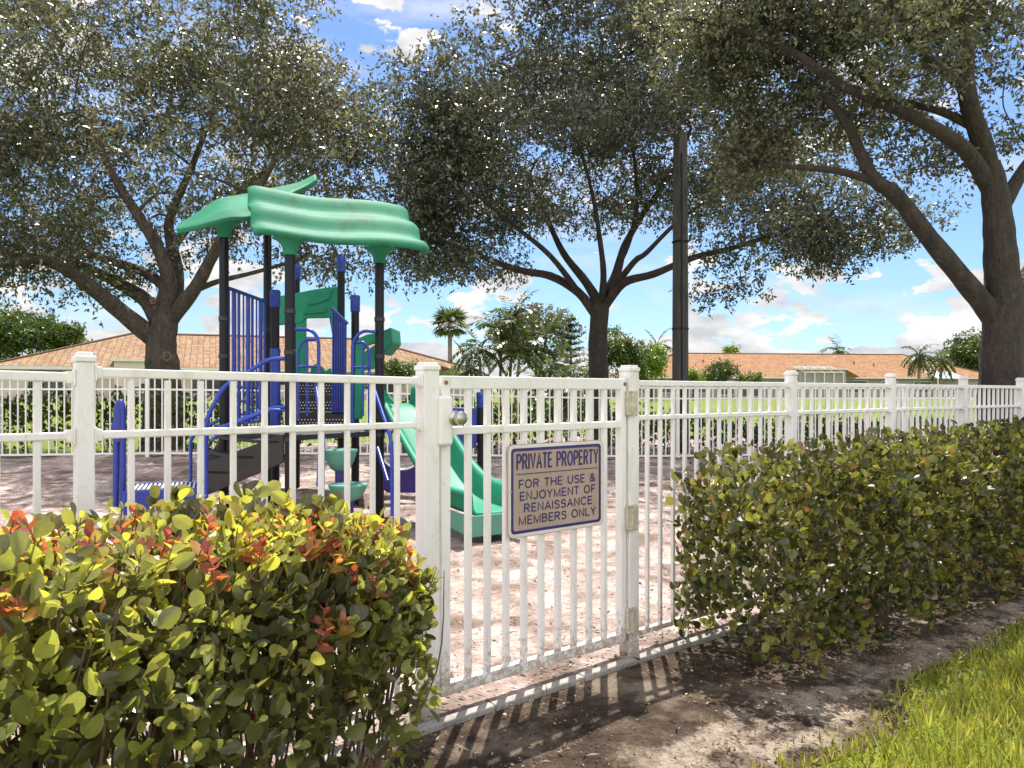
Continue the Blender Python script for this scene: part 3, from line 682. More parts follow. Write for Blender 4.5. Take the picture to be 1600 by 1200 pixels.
    return root
def prof_l(s):       # s=0 far left, 1 at the gate post
    e = np.sqrt(np.clip(1-np.clip((s-.86)/.16, 0, 1)**2, 0, 1))
    w = np.interp(s, [0, .45, .8, 1], [.46, .42, .27, .17])*(.55+.45*e)
    return w, np.interp(s, [0, .5, .8, .93, 1], [1.0, .97, .92, .86, .76])
hedge('hedge', 'colourful cocoplum hedge with red, yellow and lime tips, left of the gate', [tn(-3.1, .75), tn(-2.2, .74), tn(-1.4, .64), tn(-.85, .45), tn(-.28, .30)], prof_l, 19000, .050, .037, L['coco'], 11, tips=.40, stems=80, sparse=.78, hot=.80, shoots=520)
def prof_r(s):
    e = np.sqrt(np.clip(1-np.clip(1-s/.05, 0, 1)**2, 0, 1))
    return np.interp(s, [0, .15, .5, 1], [.31, .35, .40, .44])*(.70+.30*e), np.interp(s, [0, .04, .3, 1], [.86, .93, .955, .98])
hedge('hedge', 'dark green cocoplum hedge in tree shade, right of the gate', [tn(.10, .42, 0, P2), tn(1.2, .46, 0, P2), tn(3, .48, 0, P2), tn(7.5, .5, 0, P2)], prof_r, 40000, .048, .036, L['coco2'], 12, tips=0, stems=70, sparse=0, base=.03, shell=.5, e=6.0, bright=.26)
def prof_b(s): return .42+0*s, 1.12+.06*np.sin(s*40)
def prof_c(s): return .42+0*s, np.interp(s, [0, .25, .4, 1], [1.05, .95, .72, .68])+.05*np.sin(s*40)
hedge('hedge', 'clipped yellow-green hedge along the far fence, behind the playground stair', [V(-13, 12.5, .17), V(-6, 13.7, .17), V(-3.2, 14.2, .14)], prof_b, 9000, .105, .07, L['hedge'], 13, stems=40, oval=False, base=.05)
hedge('hedge', 'dark hedge along the far fence, behind the gate and pole', [V(-2.6, 14.3, .12), V(2, 15.0, .02), V(8, 15.9, 0), V(14, 16.9, 0)], prof_c, 12000, .11, .07, L['bush'], 14, stems=60, oval=False, base=.05)

# ------------------------------------------------------------------ big trees
def LP(pts): return [P(*p) for p in pts]
def lt():
    b = at(255, 15)
    limbs = [([b-UP*.2]+LP([(255, 590, 15), (252, 545, 15), (258, 505, 15), (266, 450, 15.1)]), .40, .20),
        (LP([(248, 535, 15), (195, 492, 14.7), (150, 455, 14.3), (110, 425, 13.9), (60, 405, 13.5), (0, 412, 13), (-60, 400, 12.8)]), .20, .05),
        (LP([(252, 515, 15), (230, 472, 15.2), (190, 445, 15.6), (150, 425, 16), (90, 395, 16.3), (20, 350, 16.5), (-40, 320, 16.5)]), .18, .05),
        (LP([(257, 505, 15), (265, 450, 14.8), (248, 390, 14.5), (205, 320, 14.2), (170, 260, 14), (140, 180, 13.8)]), .19, .04),
        (LP([(262, 500, 15), (276, 440, 15.2), (268, 380, 15.4), (266, 340, 15.6), (300, 260, 16), (335, 170, 16.4)]), .19, .04),
        (LP([(266, 500, 15), (305, 450, 14.6), (332, 400, 14.3), (350, 370, 14), (390, 320, 13.6), (430, 250, 13.2)]), .16, .04),
        (LP([(300, 456, 14.6), (340, 440, 14.8), (400, 425, 15), (470, 405, 15.2)]), .07, .03),
        (LP([(264, 455, 14.8), (225, 425, 15.4), (140, 395, 16.2), (60, 340, 17), (0, 290, 17.4)]), .12, .04),
        (LP([(268, 390, 15.4), (310, 340, 16.2), (400, 280, 17), (480, 200, 17.4)]), .10, .03)]
    blobs = [(P(250, 215, 15), (4.0, 4.2, 2.3), 4), (P(400, 40, 15), (2.3, 3.2, 2.0), 2.2), (P(100, 60, 15), (2.8, 3.4, 2.2), 2.6), (P(10, 260, 14.6), (2.6, 3, 1.9), 2.2),
             (P(30, 392, 14), (1.7, 2, .45), .8), (P(490, 200, 15), (1.15, 2.4, 2.4), 1.5), (P(470, 400, 15.2), (1.1, 1.6, .45), .6), (P(190, 430, 15), (1.2, 1.6, .35), .35)]
    tree('oak_tree', 'spreading oak with forked grey trunk behind the playground, left of the green canopy', 'tree', b, limbs, blobs, 240, 98000, .108, .046, 21, M['bark'], L['oak2'], rclump=(.6, 1.1), keep=lambda p: p[1] > 14.6 or (p[2]-1.3)/p[1]*1200 > 292 or p[0]/p[1]*1200 < -700)
    for (x, y, d, rr) in ((262, 557, 14.62, .075), (240, 470, 14.75, .05)):
        c = P(x, y, d); MB().tube([c+V(rr*math.cos(a*.5236), -.02, rr*1.1*math.sin(a*.5236)) for a in range(13)], .022, 6, cap=False).build('pruning_scar', M['twig'], [o for o in C.objects if o.name == 'trunk'][0], smooth=True)
def mt():
    b = at(935, 18)
    d = 18
    limbs = [([b-UP*.2]+LP([(936, 600, d), (934, 540, d), (938, 475, d)]), .25, .21),
        (LP([(936, 500, d), (905, 458, d), (862, 432, 17.6), (820, 424, 17.3), (775, 410, 17), (715, 385, 16.6), (660, 370, 16.4)]), .13, .04),
        (LP([(938, 478, d), (915, 440, 18.2), (880, 395, 18.5), (852, 335, 18.8), (825, 280, 19)]), .14, .04),
        (LP([(940, 475, d), (943, 430, 17.6), (938, 380, 17.2), (925, 300, 16.8), (900, 210, 16.4)]), .10, .03),
        (LP([(940, 475, d), (962, 430, 18.2), (976, 385, 18.4), (1004, 335, 18.6), (1050, 270, 19), (1080, 200, 19)]), .14, .04),
        (LP([(944, 480, d), (975, 442, 17.6), (1022, 428, 17.2), (1085, 402, 16.9), (1150, 386, 16.7), (1220, 362, 16.5), (1290, 340, 16.4)]), .12, .03),
        (LP([(950, 462, d), (990, 410, 17.4), (1010, 395, 17.1), (1055, 350, 16.7), (1120, 300, 16.4)]), .09, .03),
        (LP([(966, 415, 18.28), (984, 375, 18.32), (995, 320, 18.2), (990, 240, 18), (970, 150, 17.8)]), .07, .03),
        (LP([(905, 458, d), (860, 400, 17), (800, 350, 16.5), (740, 300, 16)]), .08, .03)]
    blobs = [(P(900, 205, 18), (4.4, 4.4, 2.7), 5), (P(700, 350, 17.2), (2.0, 2.4, 1.5), 1.8), (P(1270, 365, 16.8), (2.0, 2.2, .85), 1.1), (P(1150, 250, 18), (2.8, 3, 1.9), 2.4), (P(1110, 420, 17), (.9, 1.2, .6), .35),
             (P(975, 30, 18), (3.9, 4.4, 2.4), 4), (P(680, 200, 18), (1.5, 2.6, 1.7), 1.3), (P(800, 400, 17.5), (2.0, 2.0, .45), .8)]
    tree('oak_tree', 'broad oak with dark slender trunk in the middle, behind the gate', 'tree', b, limbs, blobs, 310, 150000, .115, .050, 22, M['bark2'], L['oak'], rclump=(.6, 1.15), keep=lambda p: (p[1] > 18.3 or (p[2]-1.3)/p[1]*1200 > 270 or not -60 < p[0]/p[1]*1200 < 270) and not (205 < p[0]/p[1]*1200 < 320 and p[1] < 17.3 and p[2] < 7.4))
def rt():
    b = at(1568, 10)
    limbs = [([b-UP*.2]+LP([(1566, 640, 10), (1566, 550, 10), (1569, 480, 10), (1564, 410, 10), (1560, 350, 10), (1553, 290, 9.98), (1545, 255, 9.95)]), .33, .13),
        (LP([(1558, 320, 10), (1538, 235, 9.9), (1512, 150, 9.7), (1510, 60, 9.5), (1522, -60, 9.2), (1540, -200, 8.6)]), .15, .06),
        (LP([(1552, 305, 10), (1512, 238, 9.8), (1452, 196, 9.6), (1390, 166, 9.6), (1310, 130, 9.7), (1240, 82, 9.8), (1160, 48, 10), (1080, 30, 10.2)]), .115, .03),
        (LP([(1525, 200, 9.85), (1480, 178, 9.9), (1440, 166, 10.1), (1370, 140, 10.5), (1290, 60, 11)]), .065, .025),
        (LP([(1572, 535, 10), (1548, 490, 10), (1512, 445, 9.9), (1452, 372, 9.8), (1402, 308, 9.8), (1366, 280, 9.8), (1345, 240, 9.9), (1322, 190, 10), (1290, 150, 10.2)]), .165, .05),
        (LP([(1370, 284, 9.8), (1312, 268, 9.9), (1255, 262, 10.1), (1190, 258, 10.4)]), .06, .025),
        (LP([(1572, 480, 10), (1604, 435, 10.2), (1650, 370, 10.4), (1720, 280, 10.6)]), .16, .06),
        (LP([(1562, 330, 10), (1600, 265, 10.3), (1660, 190, 10.5), (1700, 80, 10.6)]), .11, .05),
        (LP([(1510, 140, 9.7), (1450, 90, 9.3), (1410, 40, 9), (1380, -60, 8.4), (1330, -200, 7.8)]), .07, .04)]
    blobs = [(P(1380, 20, 10.9), (2.4, 1.4, 1.2), 3), (P(1190, 130, 11.2), (1.3, 1.4, 1.1), 2.2), (P(1560, 60, 11), (1.6, 1.5, 1.2), 1.1), (P(1150, 240, 11.2), (1.1, 1.2, .5), 1.0), (P(1370, 190, 10.9), (1.1, .9, .5), .6),
             (P(1250, 20, 10.6), (1.7, 1.4, 1.0), 1.6), (P(1470, 260, 10.6), (.6, .6, .25), .2), (P(1580, 230, 10.9), (.8, .9, .6), .3), (P(1150, 10, 10.6), (1.2, 1.2, .8), 1), (P(1420, 60, 8.8), (1.2, .8, .5), .5),
             ((4.6, 8.2, 7.8), (2.8, 2.4, .9), 1.9), ((7.4, 9, 7.6), (2.6, 3, 1.2), 1.2)]  # unseen foliage above the frame, added to the crown for the shade it casts
    tree('oak_tree', 'large dark oak at the right edge whose limbs reach across the top of the picture', 'tree', b, limbs, blobs, 250, 76000, .085, .039, 23, M['bark2'], L['oak2'], rclump=(.38, .72), keep=lambda p: not (195 < p[0]/p[1]*1200 < 340 and (p[2]-1.3)/p[1]*1200 < 440))
lt(); mt(); rt()

# ------------------------------------------------------------------ pole
def pole():
    b = at(1063, 15.9); r_ = thing('utility_pole', 'tall square weathered grey pole standing in front of the middle oak', 'pole', b)
    q = MB(); c = math.cos(R(28)); s = math.sin(R(28)); pts = []
    for z, w in ((-.3, .125), (3, .118), (6.6, .105)):
        pts.append([b+V(w*(c*i-s*j), w*(s*i+c*j), z) for i, j in ((-1, -1), (1, -1), (1, 1), (-1, 1))])
    q.v = sum(pts, []); 
    for k in range(2):
        for j in range(4): q.f.append((k*4+j, k*4+(j+1) % 4, k*4+4+(j+1) % 4, k*4+4+j))
    q.f += [(8, 9, 10, 11)]
    q.build('shaft', M['polewood'], r_, bevel=.012)
    MB().obox(b+UP*6.63, V(c, s, 0)*.10, V(-s, c, 0)*.10, UP*.03).build('cap', M['polewood'], r_, bevel=.01)
    for z in (2.6, 4.4):
        MB().obox(b+UP*z, V(c, s, 0)*.124, V(-s, c, 0)*.124, UP*.02).build('band', M['post'], r_)
    MB().tube([b+V(.0, -.16, .1), b+V(.0, -.15, 6.2)], .016, 8).build('conduit', M['post'], r_, smooth=True)
pole()

# ------------------------------------------------------------------ play structure
def play():
    Fp, Rp, Lp, Bp = XY(453, 6.72), XY(593, 7.46), XY(350, 7.40), XY(418, 8.70)
    ps = thing('play_structure', 'playground climbing frame with wavy green canopy, black posts, blue rails and slide', 'play structure', (Fp+Rp+Lp+Bp)/4)
    def post(p, top, cap=True, r=.0445, z0=0, m='post'):
        o = MB().tube([V(p.x, p.y, z0-.1), V(p.x, p.y, top)], r, 16).build('post', M[m], ps, smooth=True)
        if cap:
            MB().lathe(V(p.x, p.y, top-.13), [(r+.006, 0), (r+.010, .01), (r+.010, .10), (r+.013, .115), (r+.012, .135), (r+.002, .155), (.0, .160)], 16).build('post_cap', M['blue'], o, smooth=True)
            MB().lathe(V(p.x, p.y, top-.16), [(r+.003, 0), (r+.009, .008), (r+.009, .03)], 16).build('collar', M['blue'], o, smooth=True)
        return o
    zt = lambda py, d: CH+(HY-py)/F*d
    posts = {}
    for nm, p, yy, d in (('F', Fp, 388, 6.72), ('R', Rp, 402, 7.46), ('L', Lp, 362, 7.40), ('B', Bp, 355, 8.70)):
        o = posts[nm] = post(p, zt(yy, d), False)
        t = zt(yy, d); k = 1.0
        MB().lathe(V(p.x, p.y, t-.06), [(.056, 0), (.060, .004), (.062, .05), (.075, .085), (.115, .125), (.15, .14), (.15, .15)], 18).build('canopy_collar', M['lgreen'], o, smooth=True)
    for nm, p in (('F', Fp), ('R', Rp), ('L', Lp), ('B', Bp)):
        for z in (.86, 1.62, 1.98):
            MB().lathe(V(p.x, p.y, z), [(.0455, 0), (.051, .004), (.051, .042), (.0455, .046)], 16).build('clamp', M['black'], posts[nm], smooth=True)
    p430, p533, p555, p462 = XY(430, 8.15), XY(533, 9.2), XY(555, 8.55), XY(463, 9.7)
    for p, yy, d in ((p430, 457, 8.15), (p533, 404, 9.2), (p555, 465, 8.55), (p462, 418, 9.7)): post(p, zt(yy, d))
    # canopy, front panel: wavy sheet between four corners
    def panel(UL, UR, LL_, LR, nm, wav, nu=26, nv=20, phase=0.0, th=.055, amp=.05, edge=.03):
        rows = []
        nrm = (UR-UL).cross(LL_-UL).normalized()
        if nrm.z < 0: nrm = -nrm
        for i in range(nv+1):
            v = i/nv; row = []
            for j in range(nu+1):
                u = j/nu; p = UL*(1-u)*(1-v)+UR*u*(1-v)+LL_*(1-u)*v+LR*u*v
                w = amp*math.sin(2*math.pi*(v*wav[0]+u*.10)+phase)+amp*.55*math.sin(2*math.pi*(u*wav[1])+.8+phase)
                lip = -.03*max(0, (abs(u-.5)-.46)/.04)-.03*max(0, (v-.93)/.07)
                row.append(p+nrm*(w+lip))
            rows.append(row)
        o = MB(); o.grid(rows); ob = o.build(nm, M['canopy'], ps, smooth='all'); solid(ob, th, 0, 0)
        bv = ob.modifiers.new('bevel', 'BEVEL'); bv.width = .018; bv.segments = 3; bv.limit_method = 'ANGLE'; bv.angle_limit = R(60)
        return ob
    panel(P(386, 299, 7.0), P(634, 331, 7.95), P(396, 366, 6.35), P(671, 392, 7.15), 'canopy_panel', (2.1, 1.25), phase=.9, amp=.034)
    # second, nearly edge-on panel behind: ruled between its near and far edge
    near = [(276, 362, 7.15), (305, 357, 7.12), (335, 349, 7.15), (362, 343, 7.2), (392, 341, 7.3), (425, 322, 7.6), (455, 305, 7.95), (478, 294, 8.2), (495, 283, 8.35)]
    far = [(282, 356, 8.1), (305, 341, 8.15), (330, 322, 8.25), (348, 313, 8.3), (388, 306, 8.5), (420, 299, 8.7), (448, 295, 8.85), (470, 290, 8.95), (494, 278, 9.1)]
    a, b_ = smoothline(LP(near), 4), smoothline(LP(far), 4); nv = 12; rows = []
    for i in range(nv+1):
        v = i/nv; rows.append([p*(1-v)+q*v+UP*(.030*math.sin(2*math.pi*v*1.5)) for p, q in zip(a, b_)])
    ob = MB().grid(rows).build('canopy_panel', M['canopy'], ps, smooth='all'); solid(ob, .05, 0, 0)
    bv = ob.modifiers.new('bevel', 'BEVEL'); bv.width = .016; bv.segments = 3; bv.limit_method = 'ANGLE'; bv.angle_limit = R(60)
    # decks
    dz = .92
    def slab(pts, z, nm='deck', th=.05, m='deck'): return MB().prism([V(p.x, p.y, z-th) for p in pts], UP*th).build(nm, M[m], ps, bevel=.006)
    slab([Fp, Rp, XY(520, 8.7), Bp, Lp], dz)
    # perforated risers and upper deck
    def perf(x0, x1, d, za, zb):
        A, B = XY(x0, d), XY(x1, d); u = (B-A).normalized(); n = V(u.y, -u.x, 0); w = (B-A).length; st = .034
        o = MB().obox((A+B)/2+UP*(za+zb)/2, u*w/2, n*.006, UP*(zb-za)/2).build('riser', M['deck'], ps)
        h = MB(); r0 = 0
        for i in range(1, int((zb-za)/st)):
            for j in range(1, int(w/st)):
                c = A+u*(j*st+(st/2 if i % 2 else 0))+UP*(za+i*st)+n*.0075
                if (c-A).dot(u) > w-.02: continue
                i0 = len(h.v); h.v += [c+u*.0075*math.cos(k*math.pi/3)+UP*.0075*math.sin(k*math.pi/3) for k in range(6)]; h.f.append(tuple(range(i0, i0+6)))
        h.build('hole_pattern', M['paneloff'], o)
    for k, (d, za, zb) in enumerate(((8.35, .86, 1.06), (8.6, 1.08, 1.25), (8.85, 1.27, 1.42))):
        perf(462, 556, d, za, zb)
        slab([XY(460, d), XY(558, d), XY(556, d+.28), XY(462, d+.28)], zb+.02, 'tread', .03)
    slab([XY(400, 9.1), XY(600, 9.1), XY(590, 10.3), XY(440, 10.3)], 1.44, 'deck')
    # blue bar barrier between L and B
    bt, bb = zt(458, 7.9), .98
    A, B = Lp+(Bp-Lp).normalized()*.05, Bp-(Bp-Lp).normalized()*.05
    for z in (bt, bb): MB().tube([A+UP*z, B+UP*z], .019, 10).build('barrier_rail', M['blue'], ps, smooth=True)
    n = 9
    for k in range(n):
        p = A+(B-A)*(k+.6)/n; w = (.010, .024, .016)[k % 3]
        MB().tube([p+UP*bb, p+UP*bt], w, 10).build('barrier_bar', M['blue'], ps, smooth=True)
    # green arch window panel at the back
    dA = 9.45; W3 = lambda px, py, d=dA: P(px, py, d)
    th = V(0, .07, 0)
    q = MB()
    top = [(404, 466), (430, 463), (462, 458), (485, 453), (510, 449), (531, 447)]
    q.prism(LP([(x, y, dA) for x, y in top])+LP([(531, 496, dA), (478, 497, dA), (470, 505, dA), (404, 510, dA)]), th)
    q.build('arch_panel', M['green'], ps, bevel=.012, smooth=False)
    MB().prism(LP([(462, 505, dA+.01), (478, 497, dA+.01), (477, 590, dA+.01), (462, 590, dA+.01)]), V(0, .05, 0)).build('arch_leg', M['green'], ps, bevel=.01)
    MB().prism(LP([(514, 496, dA+.01), (530, 496, dA+.01), (530, 590, dA+.01), (521, 590, dA+.01), (519, 525, dA+.01)]), V(0, .05, 0)).build('arch_leg', M['green'], ps, bevel=.01)
    MB().prism(LP([(474, 483, dA-.02), (509, 480, dA-.02), (509, 488, dA-.02), (474, 491, dA-.02)]), V(0, .03, 0)).build('slot_rib', M['lgreen'], ps, bevel=.006)
    MB().prism(LP([(480, 477, dA-.02), (498, 455, dA-.02), (519, 452, dA-.02), (515, 466, dA-.02), (497, 474, dA-.02)]), V(0, .03, 0)).build('leaf_relief', M['lgreen'], ps, bevel=.006)
    # low green leaf panel between the loops
    MB().prism(LP([(484, 585, 9.0), (486, 572, 9.0), (494, 568, 9.0), (503, 573, 9.0), (508, 580, 9.0), (516, 574, 9.0), (520, 588, 9.0)]), V(0, .05, 0)).build('leaf_panel', M['lgreen'], ps, bevel=.012)
    # ribbed blue slanted panel
    dB = 8.35
    o = MB().prism(LP([(519, 484, dB), (541, 505, dB), (540, 650, dB), (518, 650, dB)]), V(.0, .03, 0)).build('ribbed_panel', M['blue'], ps, bevel=.004)
    for k in range(6):
        x = 520+k*3.7; MB().tube([P(x, 486+k*3.6, dB-.01), P(x, 645, dB-.01)], .0075, 6).build('rib', M['blue'], o, smooth=True)
    MB().tube([P(518, 482, dB), P(543, 506, dB)], .02, 10).build('panel_edge', M['bluep'], ps, smooth=True)
    # handrail loops either side of the entry
    for pts, inner in (([(458, 515, 6.95), (487, 515, 6.95), (498, 530, 6.95), (498, 660, 6.95)], [(466, 655, 7.0), (466, 545, 7.0), (475, 531, 7.0), (493, 531, 7.0)]),
                       ([(588, 519, 7.4), (566, 516, 7.4), (551, 532, 7.4), (550, 665, 7.4)], [(577, 665, 7.45), (577, 548, 7.45), (569, 534, 7.45), (556, 536, 7.45)])):
        MB().tube(bend(LP(pts), .10), .0165, 10).build('grab_loop', M['blue'], ps, smooth=True)
        MB().tube(bend(LP(inner), .07), .014, 10).build('grab_rail', M['blue'], ps, smooth=True)
    for a_, c_ in (((480, 534, 6.98), (480, 650, 6.98)), ((567, 537, 7.42), (567, 650, 7.42)), ((466, 573, 6.98), (498, 573, 6.98)), ((551, 574, 7.42), (577, 574, 7.42))):
        MB().tube([P(*a_), P(*c_)], .012, 8).build('grab_rail', M['blue'], ps, smooth=True)
    # leaning blue climb poles at the entry
    for pts in ([(498, 655, 6.95), (500, 690, 6.5), (497, 760, 6.4)], [(493, 600, 6.9), (505, 680, 6.4), (504, 800, 6.2)], [(577, 585, 7.3), (604, 665, 6.8), (612, 690, 6.7), (613, 815, 6.65)], [(590, 700, 7.1), (606, 752, 6.7)]):
        MB().tube(bend(LP(pts), .08), .0165, 10).build('climb_pole', M['blue'], ps, smooth=True)
    # blue sleeve on the short post
    MB().tube([P(430, 545, 8.1), P(430, 690, 8.1)], .054, 14).build('post_sleeve', M['blue'], ps, smooth=True)
    # transfer platform and stair up to the deck
    tz = .43; c = XY(258, 7.0); u = V(.93, .36, 0).normalized(); n = V(-u.y, u.x, 0)
    tp = MB().obox(c+UP*(tz-.015), u*.30, n*.28, UP*.015).build('transfer_platform', M['deck'], ps, bevel=.004)
    for k in range(17):
        MB_ = None
    sl_ = MB()
    for k in range(16): sl_.obox(c+u*(-.28+k*.0373)+UP*(tz+.004), u*.008, n*.26, UP*.005)
    sl_.build('slatted_top', M['paneloff'], tp)
    for s_ in (-1, 1):
        sk = MB().obox(c+n*.295*s_+UP*(tz-.09), u*.315, n*.015, UP*.105).build('skirt', M['bluep'], ps, bevel=.012)
        for k in range(4):
            p = c+u*(-.24+k*.16)+n*(.31*s_)+UP*(tz-.075); MB().tube([p, p+n*.008*s_], [.013, .010], 8).build('bolt', M['steel'], sk, smooth=True)
    for i in (-1, 1):
        for j in (-1, 1):
            p = c+u*.25*i+n*.23*j; MB().tube([p-UP*.1, p+UP*(tz-.03)], .03, 10).build('platform_leg', M['post'], ps, smooth=True)
    # stringers: from platform to deck edge
    S0a, S1a = V(*(c+u*.33-n*.25)[:2], 0), V(*(Fp+V(-.05, -.02, 0))[:2], 0)
    S0b, S1b = V(*(c+u*.33+n*.25)[:2], 0), V(*(Lp+V(.06, -.02, 0))[:2], 0)
    for a_, b2 in ((S0a, S1a), (S0b, S1b)):
        dd = (b2-a_).normalized(); nn = V(-dd.y, dd.x, 0)*.02
        MB().prism([a_+UP*.36, b2+UP*.68, b2+UP*.93, a_+UP*.66], nn).build('stair_stringer', M['brownbl'], ps, bevel=.006)
    for k in range(3):
        f_ = (k+.6)/3.2; a_, b2 = S0a.lerp(S1a, f_), S0b.lerp(S1b, f_); z = .48+.45*f_
        dd = (S1a-S0a).normalized()*.11
        MB().prism([a_-dd+UP*z, a_+dd+UP*z, b2+dd+UP*z, b2-dd+UP*z], UP*.03).build('stair_tread', M['deck'], ps, bevel=.004)
    # stair handrails
    for pts, rr in (([(322, 800, 6.5), (322, 655, 6.5), (350, 602, 6.55), (395, 577, 6.6), (418, 561, 6.66), (452, 560, 6.72)], .019), ([(330, 690, 6.5), (352, 664, 6.55), (425, 637, 6.7), (446, 636, 6.7)], .015),
                    ([(325, 672, 6.5), (372, 660, 6.55), (420, 640, 6.65), (446, 641, 6.7)], .014), ([(298, 800, 7.35), (298, 680, 7.35), (345, 655, 7.36)], .016)):
        MB().tube(bend(LP(pts), .09), rr, 10).build('handrail', M['blue'], ps, smooth=True)
    # tall grab post at the platform's far left end
    q = MB().tube(bend(LP([(192, 800, 7.2), (192, 640, 7.2), (188, 624, 7.2), (182, 640, 7.2), (181, 800, 7.2)]), .05), .028, 12)
    q.tube([P(186, 632, 7.2), P(186, 690, 7.2)], .04, 12)
    q.tube(bend(LP([(183, 690, 7.2), (176, 668, 7.2), (181, 655, 7.2)]), .03), .020, 10)
    q.build('grab_post', M['bluep'], ps, smooth=True)
    # black grab bars seen behind the stair
    MB().tube(bend(LP([(373, 628, 9.4), (373, 605, 9.4), (400, 605, 9.4)]), .04), .017, 8).tube(LP([(368, 627, 9.4), (402, 627, 9.4)]), .016, 8).tube(LP([(370, 648, 9.4), (402, 646, 9.4)]), .016, 8).build('grab_bar', M['black'], ps, smooth=True)
    # slide with side walls
    A = V(-1.28, 8.15, 0); B = V(-.13, 6.35, 0); dd = (B-A).normalized(); nn = V(dd.y, -dd.x, 0)
    prof = [(0, 1.16), (.08, 1.15), (.17, 1.06), (.32, .82), (.50, .55), (.64, .37), (.75, .305), (.88, .29), (1, .285)]
    sec = [(-.29, .17), (-.285, .19), (-.265, .19), (-.245, .17), (-.235, .05), (-.20, .005), (-.1, -.005), (0, -.007), (.1, -.005), (.20, .005), (.235, .05), (.245, .17), (.265, .19), (.285, .19), (.29, .17)]
    T = np.linspace(0, 1, 33); zz = np.interp(T, *zip(*prof)); zz = np.convolve(np.pad(zz, 2, 'edge'), np.ones(5)/5, 'valid')
    rows = [[A.lerp(B, t)+nn*s_+UP*(z+h) for s_, h in sec] for t, z in zip(T, zz)]
    ob = MB().grid(rows).build('slide', M['lgreen'], ps, smooth='all'); solid(ob, .022, 0, 1)
    sk = MB()
    for s_ in (-.255, .255):                              # outer skirts near the exit
        pp = [A.lerp(B, t)+nn*s_ for t in (.60, .75, .88, 1.0)]; zb = [.36, .20, .15, .13]; zu = [float(np.interp(t, T, zz))+.01 for t in (.60, .75, .88, 1.0)]
        sk.prism([p+UP*a_ for p, a_ in zip(pp, zb)]+[p+UP*a_ for p, a_ in reversed(list(zip(pp, zu)))], nn*.02)
    sk.prism([B+nn*-.25+UP*.12, B+nn*.25+UP*.12, B+nn*.25+UP*.292, B+nn*-.25+UP*.292], dd*.02)
    sk.build('slide_skirt', M['aqua'], ps, bevel=.006)
    MB().tube([A.lerp(B, .93)+UP*.0-UP*.05, A.lerp(B, .93)+UP*.29], .04, 10).build('slide_foot', M['post'], ps, smooth=True)
    # slide hood
    q = MB(); q.prism(LP([(553, 655, 8.2), (555, 540, 8.2), (560, 528, 8.2), (574, 522, 8.2), (590, 520, 8.2), (590, 535, 8.2), (572, 540, 8.2), (566, 552, 8.2), (565, 655, 8.2)]), V(0, .08, 0)); q.build('slide_hood', M['green'], ps, bevel=.014)
    MB().prism(LP([(566, 552, 8.22), (590, 536, 8.22), (590, 575, 8.22), (566, 580, 8.22)]), V(0, .03, 0)).build('hood_panel', M['lgreen'], ps, bevel=.008)
    q = MB(); q.prism([P(590, 520, 8.0), P(611, 511, 7.8), P(613, 535, 7.8), P(598, 553, 8.0), P(590, 552, 8.0)], V(.02, .5, 0)); q.build('hood_wing', M['lgreen'], ps, bevel=.014)
    MB().prism(LP([(590, 600, 8.2), (625, 640, 8.1), (650, 662, 8.0), (640, 668, 8.0), (606, 640, 8.1), (590, 640, 8.2)]), V(.02, .04, 0)).build('slide_shoulder', M['green'], ps, bevel=.012)
    # purple panel with a round crawl hole
    def holed(x0, x1, y0, y1, cx, cy, r, d, m, nm):
        k = 40; c3 = P(cx, cy, d); rr = r/F*d; q = MB(); outr = []; inn = []
        for j in range(k):
            a_ = 2*math.pi*j/k; dx, dy = math.cos(a_), math.sin(a_)
            tx = min((x1-cx)/dx if dx > 1e-6 else 1e9, (x0-cx)/dx if dx < -1e-6 else 1e9); ty = min((y1-cy)/dy if dy > 1e-6 else 1e9, (y0-cy)/dy if dy < -1e-6 else 1e9)
            t_ = min(tx, ty); outr.append(P(cx+dx*t_, cy+dy*t_, d)); inn.append(P(cx+dx*r, cy+dy*r, d))
        q.v = outr+inn+[p+V(0, .04, 0) for p in outr]+[p+V(0, .04, 0) for p in inn]
        for j in range(k):
            l = (j+1) % k; q.f += [(j, l, k+l, k+j), (2*k+l, 2*k+j, 3*k+j, 3*k+l), (k+j, k+l, 3*k+l, 3*k+j), (l, j, 2*k+j, 2*k+l)]
        o = q.build(nm, M[m], ps)
        MB().tube([c3+V(math.cos(2*math.pi*j/40)*(rr+.006), -.012, math.sin(2*math.pi*j/40)*(rr+.006)) for j in range(41)], .011, 6, cap=False).build('hole_rim', M['paneloff'], o, smooth=True)
        return o
    holed(596, 668, 633, 770, 628, 700, 33, 8.95, 'purple', 'crawl_panel')
    # activity panel on the right of the slide
    d = 9.3; post(XY(751, d), zt(616, d), True, .042, m='post'); post(XY(684, d), zt(600, d), True, .042)
    fr_ = MB().prism(LP([(690, 637, d), (742, 637, d), (746, 642, d), (746, 690, d), (742, 700, d), (690, 712, d)]), V(0, .03, 0)).build('activity_panel', M['bluep'], ps, bevel=.01)
    MB().prism(LP([(696, 642, d-.012), (724, 644, d-.012), (722, 676, d-.012), (696, 680, d-.012)]), V(0, .02, 0)).build('panel_face', M['paneloff'], fr_, bevel=.008)
    MB().tube(bend(LP([(700, 704, d-.02), (712, 694, d-.02), (724, 700, d-.02), (736, 692, d-.02)]), .04), .012, 8).build('panel_swirl', M['lgreen'], fr_, smooth=True)
    # spring-up stepping pods
    return Fp, Rp
play()
